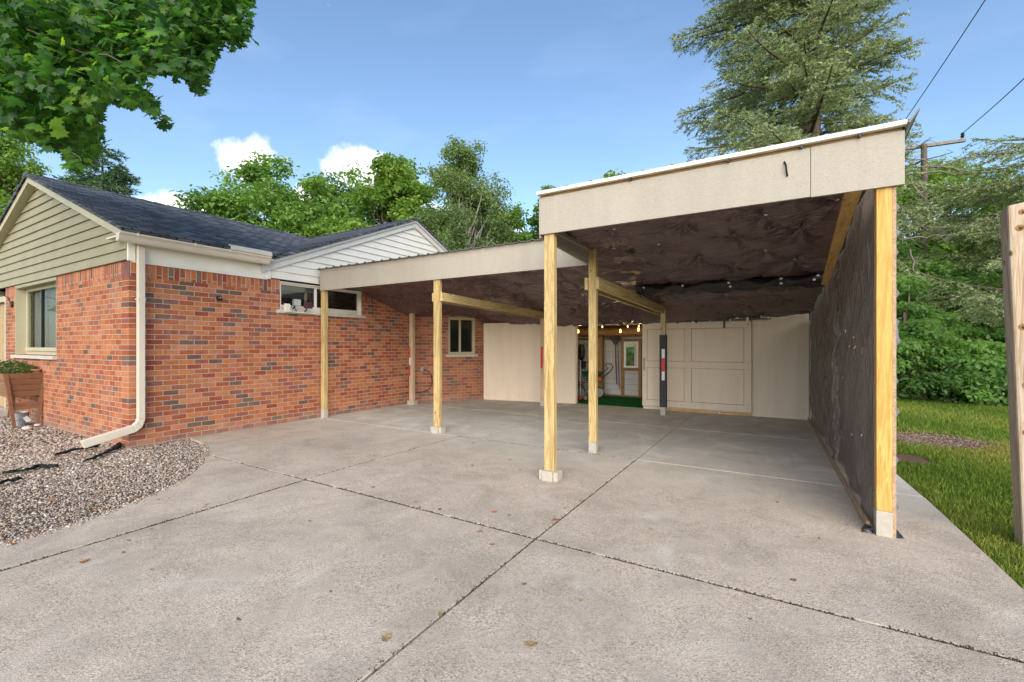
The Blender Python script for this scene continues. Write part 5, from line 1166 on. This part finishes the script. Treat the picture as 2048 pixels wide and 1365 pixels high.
for i in range(9):
    a = pt(rnd.uniform(-250,-80), rnd.uniform(-200,100), 5.5); limb(tm, TR[3+i % 4], a, .07, .03, rnd, 7, .05, 5)
for p in P[::8]:
    src = p + np.array([rnd.uniform(-1.3,-.5), rnd.uniform(-.6,.1), rnd.uniform(.15,.7)]); limb(tm, src, p, .010, .004, rnd, 4, .06, 4)
for a, b in [((150,60),(400,170)),((240,20),(490,75)),((-40,150),(120,300)),((20,20),(200,260)),((-80,-40),(330,60)),((-60,40),(250,120)),((-60,100),(200,190)),((100,-60),(440,60)),((60,60),(330,240)),((-60,180),(170,310)),((200,-60),(480,60))]:
    limb(tm, pt(*a, 5.0), pt(*b, 4.9), .022, .005, rnd, 6, .03, 8)
tm.build('trunk', M['bark'], mt, smooth=True, recalc=False)
nl = 24000; idx = r.integers(0, len(P), nl); off = r.normal(0, 1, (nl, 3))*[.13,.13,.07]; Q = P[idx] + off
# a few long hanging sprays at the right-hand tips
rel = Q - EYE; dd = rel @ FW; sx = 1024 + (rel @ RT)/dd*905; sy = 692 - rel[:, 2]/dd*905
ok = pip(np.column_stack([sx, sy]), sil); Q = Q[ok]; sx = sx[ok]; sy = sy[ok]
gap = np.sin(Q[:,0]*4.3+1.1*np.sin(Q[:,2]*5))+np.sin(Q[:,2]*6.1+Q[:,1]*3.7)+.8*np.sin(Q[:,0]*9.7-Q[:,1]*7.1); Q = Q[gap + r.normal(0,.35,len(Q)) - np.clip((230-sx)/150, 0, 2) < .75]
extra = []
for a, b, n_ in [((262,150),(335,258),26),((285,165),(320,240),14),((380,110),(402,188),22),((440,20),(504,82),40),((420,60),(468,100),16),((190,190),(206,300),18),((300,100),(352,150),18),((200,150),(262,210),16)]:
    for _ in range(n_):
        t = rnd.random(); extra.append(pt(a[0]+(b[0]-a[0])*t+rnd.gauss(0,7), a[1]+(b[1]-a[1])*t+rnd.gauss(0,6), 4.6+rnd.gauss(0,.2)))
Q = np.vstack([Q, extra]); nl = len(Q)
N = r.normal(0, .55, (nl, 3)) + [.25, -.45, .75]; T = r.normal(0, .6, (nl, 3)) + [.35, .1, -.75]
MS3 = MAPLE3 - [0, 0, 0]; fan = np.array([[i, (i+1) % len(MAPLE)] for i in range(len(MAPLE))])
sh3 = np.vstack([[(0,.28,.03)], MS3]); F3 = np.array([[0, 1+i, 1+(i+1) % len(MAPLE)] for i in range(len(MAPLE))])
V, F, a = scatter(sh3, F3, Q, N, T, r.uniform(.05, .105, nl), np.clip(r.beta(1.6, 2.2, nl), 0, 1)); raw('crown', V, F, LM_maple, mt, var=a)

# ------------------------------------------------------------------ grass on the lawn
r = np.random.default_rng(5)
def grass(n, box, h, wd):
    P = np.column_stack([r.uniform(box[0], box[1], n), r.uniform(box[2], box[3], n), np.full(n, -.045)])
    ex = np.interp(P[:, 1], [-4, 2.6, 3.4, 4.27, 5.3, 5.8, 9.3, 30], [1.13, 1.10, 1.087, 1.062, 1.03, .99, .84, .8]) + .012 + r.uniform(0,.02,n)
    P = P[P[:, 0] > ex]
    e1 = ((P[:,0]-1.75)/.62)**2 + ((P[:,1]-8.25)/.50)**2; e2 = ((P[:,0]-1.25)/.22)**2+((P[:,1]-6.8)/.25)**2
    nz_ = np.sin(P[:,0]*9)*.15 + np.sin(P[:,1]*13+P[:,0]*5)*.15; P = P[(e1 + nz_ > 1) & (e2 + nz_ > 1)]
    rel = P - EYE; f_ = rel @ FW; l_ = rel @ RT; P = P[(f_ > .5) & (l_ < 1.25*f_+.4)]
    n = len(P); q = np.array([(-.5,0,0),(.5,0,0),(.3,.6,.05),(0,1,.18),(-.3,.6,.05)]); s_ = r.uniform(.6, 1.3, n)*h
    sc = np.column_stack([np.full(n, wd)*r.uniform(.7,1.3,n), s_, s_]); N = r.normal(0, 1, (n, 3)); N[:, 2] *= .3
    dry = .22*(np.exp(-(((P[:,0]-3.1)/.9)**2+((P[:,1]-8.0)/.9)**2))); var = np.clip(.38 + .22*r.normal(0,1,n)*.6 + .16*np.sin(P[:,0]*2.1+P[:,1]*1.3) + dry*2.4, 0, 1)
    return scatter(q, np.array([[0,1,2,3,4]]), P, N, r.normal(0, .38, (n, 3)) + [0,0,1], sc, var)
GR = [grass(130000, (.8, 3.4, 2.0, 8.5), .050, .0045), grass(130000, (.8, 9.0, 5.0, 15.5), .062, .008)]
Vs, Fs, As, o_ = [], [], [], 0
for V, F, a in GR: Vs.append(V); Fs.append(F + o_); As.append(a); o_ += len(V)
LM_gr = leaf_mat('grass_blade', [(.09,.155,.022),(.16,.255,.038),(.26,.34,.065),(.42,.37,.09),(.48,.38,.13)], .35, .6, .2, 1.3)
tag(raw('lawn_grass', np.vstack(Vs), np.vstack(Fs), LM_gr, var=np.concatenate(As), kind='stuff'), 'short mown green grass beside the driveway', 'grass')
mu = MB().prism([(1.75+.66*cos(a)*(1+.08*sin(3*a)), 8.25+.54*sin(a)*(1+.08*cos(4*a))) for a in np.linspace(0,2*pi,29)[:-1]], -.043, -.030).build('mulch_patch', plain('mulch_ground', (.16,.10,.07), 1, .1, .5, 30, bump=.9, fine=60)); mu['kind'] = 'structure'
mu = MB().prism([(1.25+.25*cos(a), 6.8+.28*sin(a)) for a in np.linspace(0,2*pi,19)[:-1]], -.043, -.032).build('mulch_patch', plain('mulch_ground_small', (.16,.10,.07), 1, .1, .5, 30, bump=.9, fine=60)); mu['kind'] = 'structure'
n = 7000; P = np.column_stack([1.75+r.normal(0,.33,n), 8.25+r.normal(0,.26,n), r.uniform(-.032,-.012,n)]); s_ = r.uniform(.012,.035,n)
V, F, a = scatter(ICO, ICOF, P, r.normal(0,.4,(n,3))+[0,0,1], r.normal(0,1,(n,3)), np.column_stack([s_*.3, s_, s_*.2]), r.uniform(0,1,n))
tag(raw('wood_mulch', V, F, gravelmat('mulch_chip', [(.08,.05,.035),(.17,.11,.08),(.26,.18,.14),(.36,.28,.22)]), var=a, kind='stuff'), 'reddish brown wood chip mulch patch in the lawn', 'mulch')
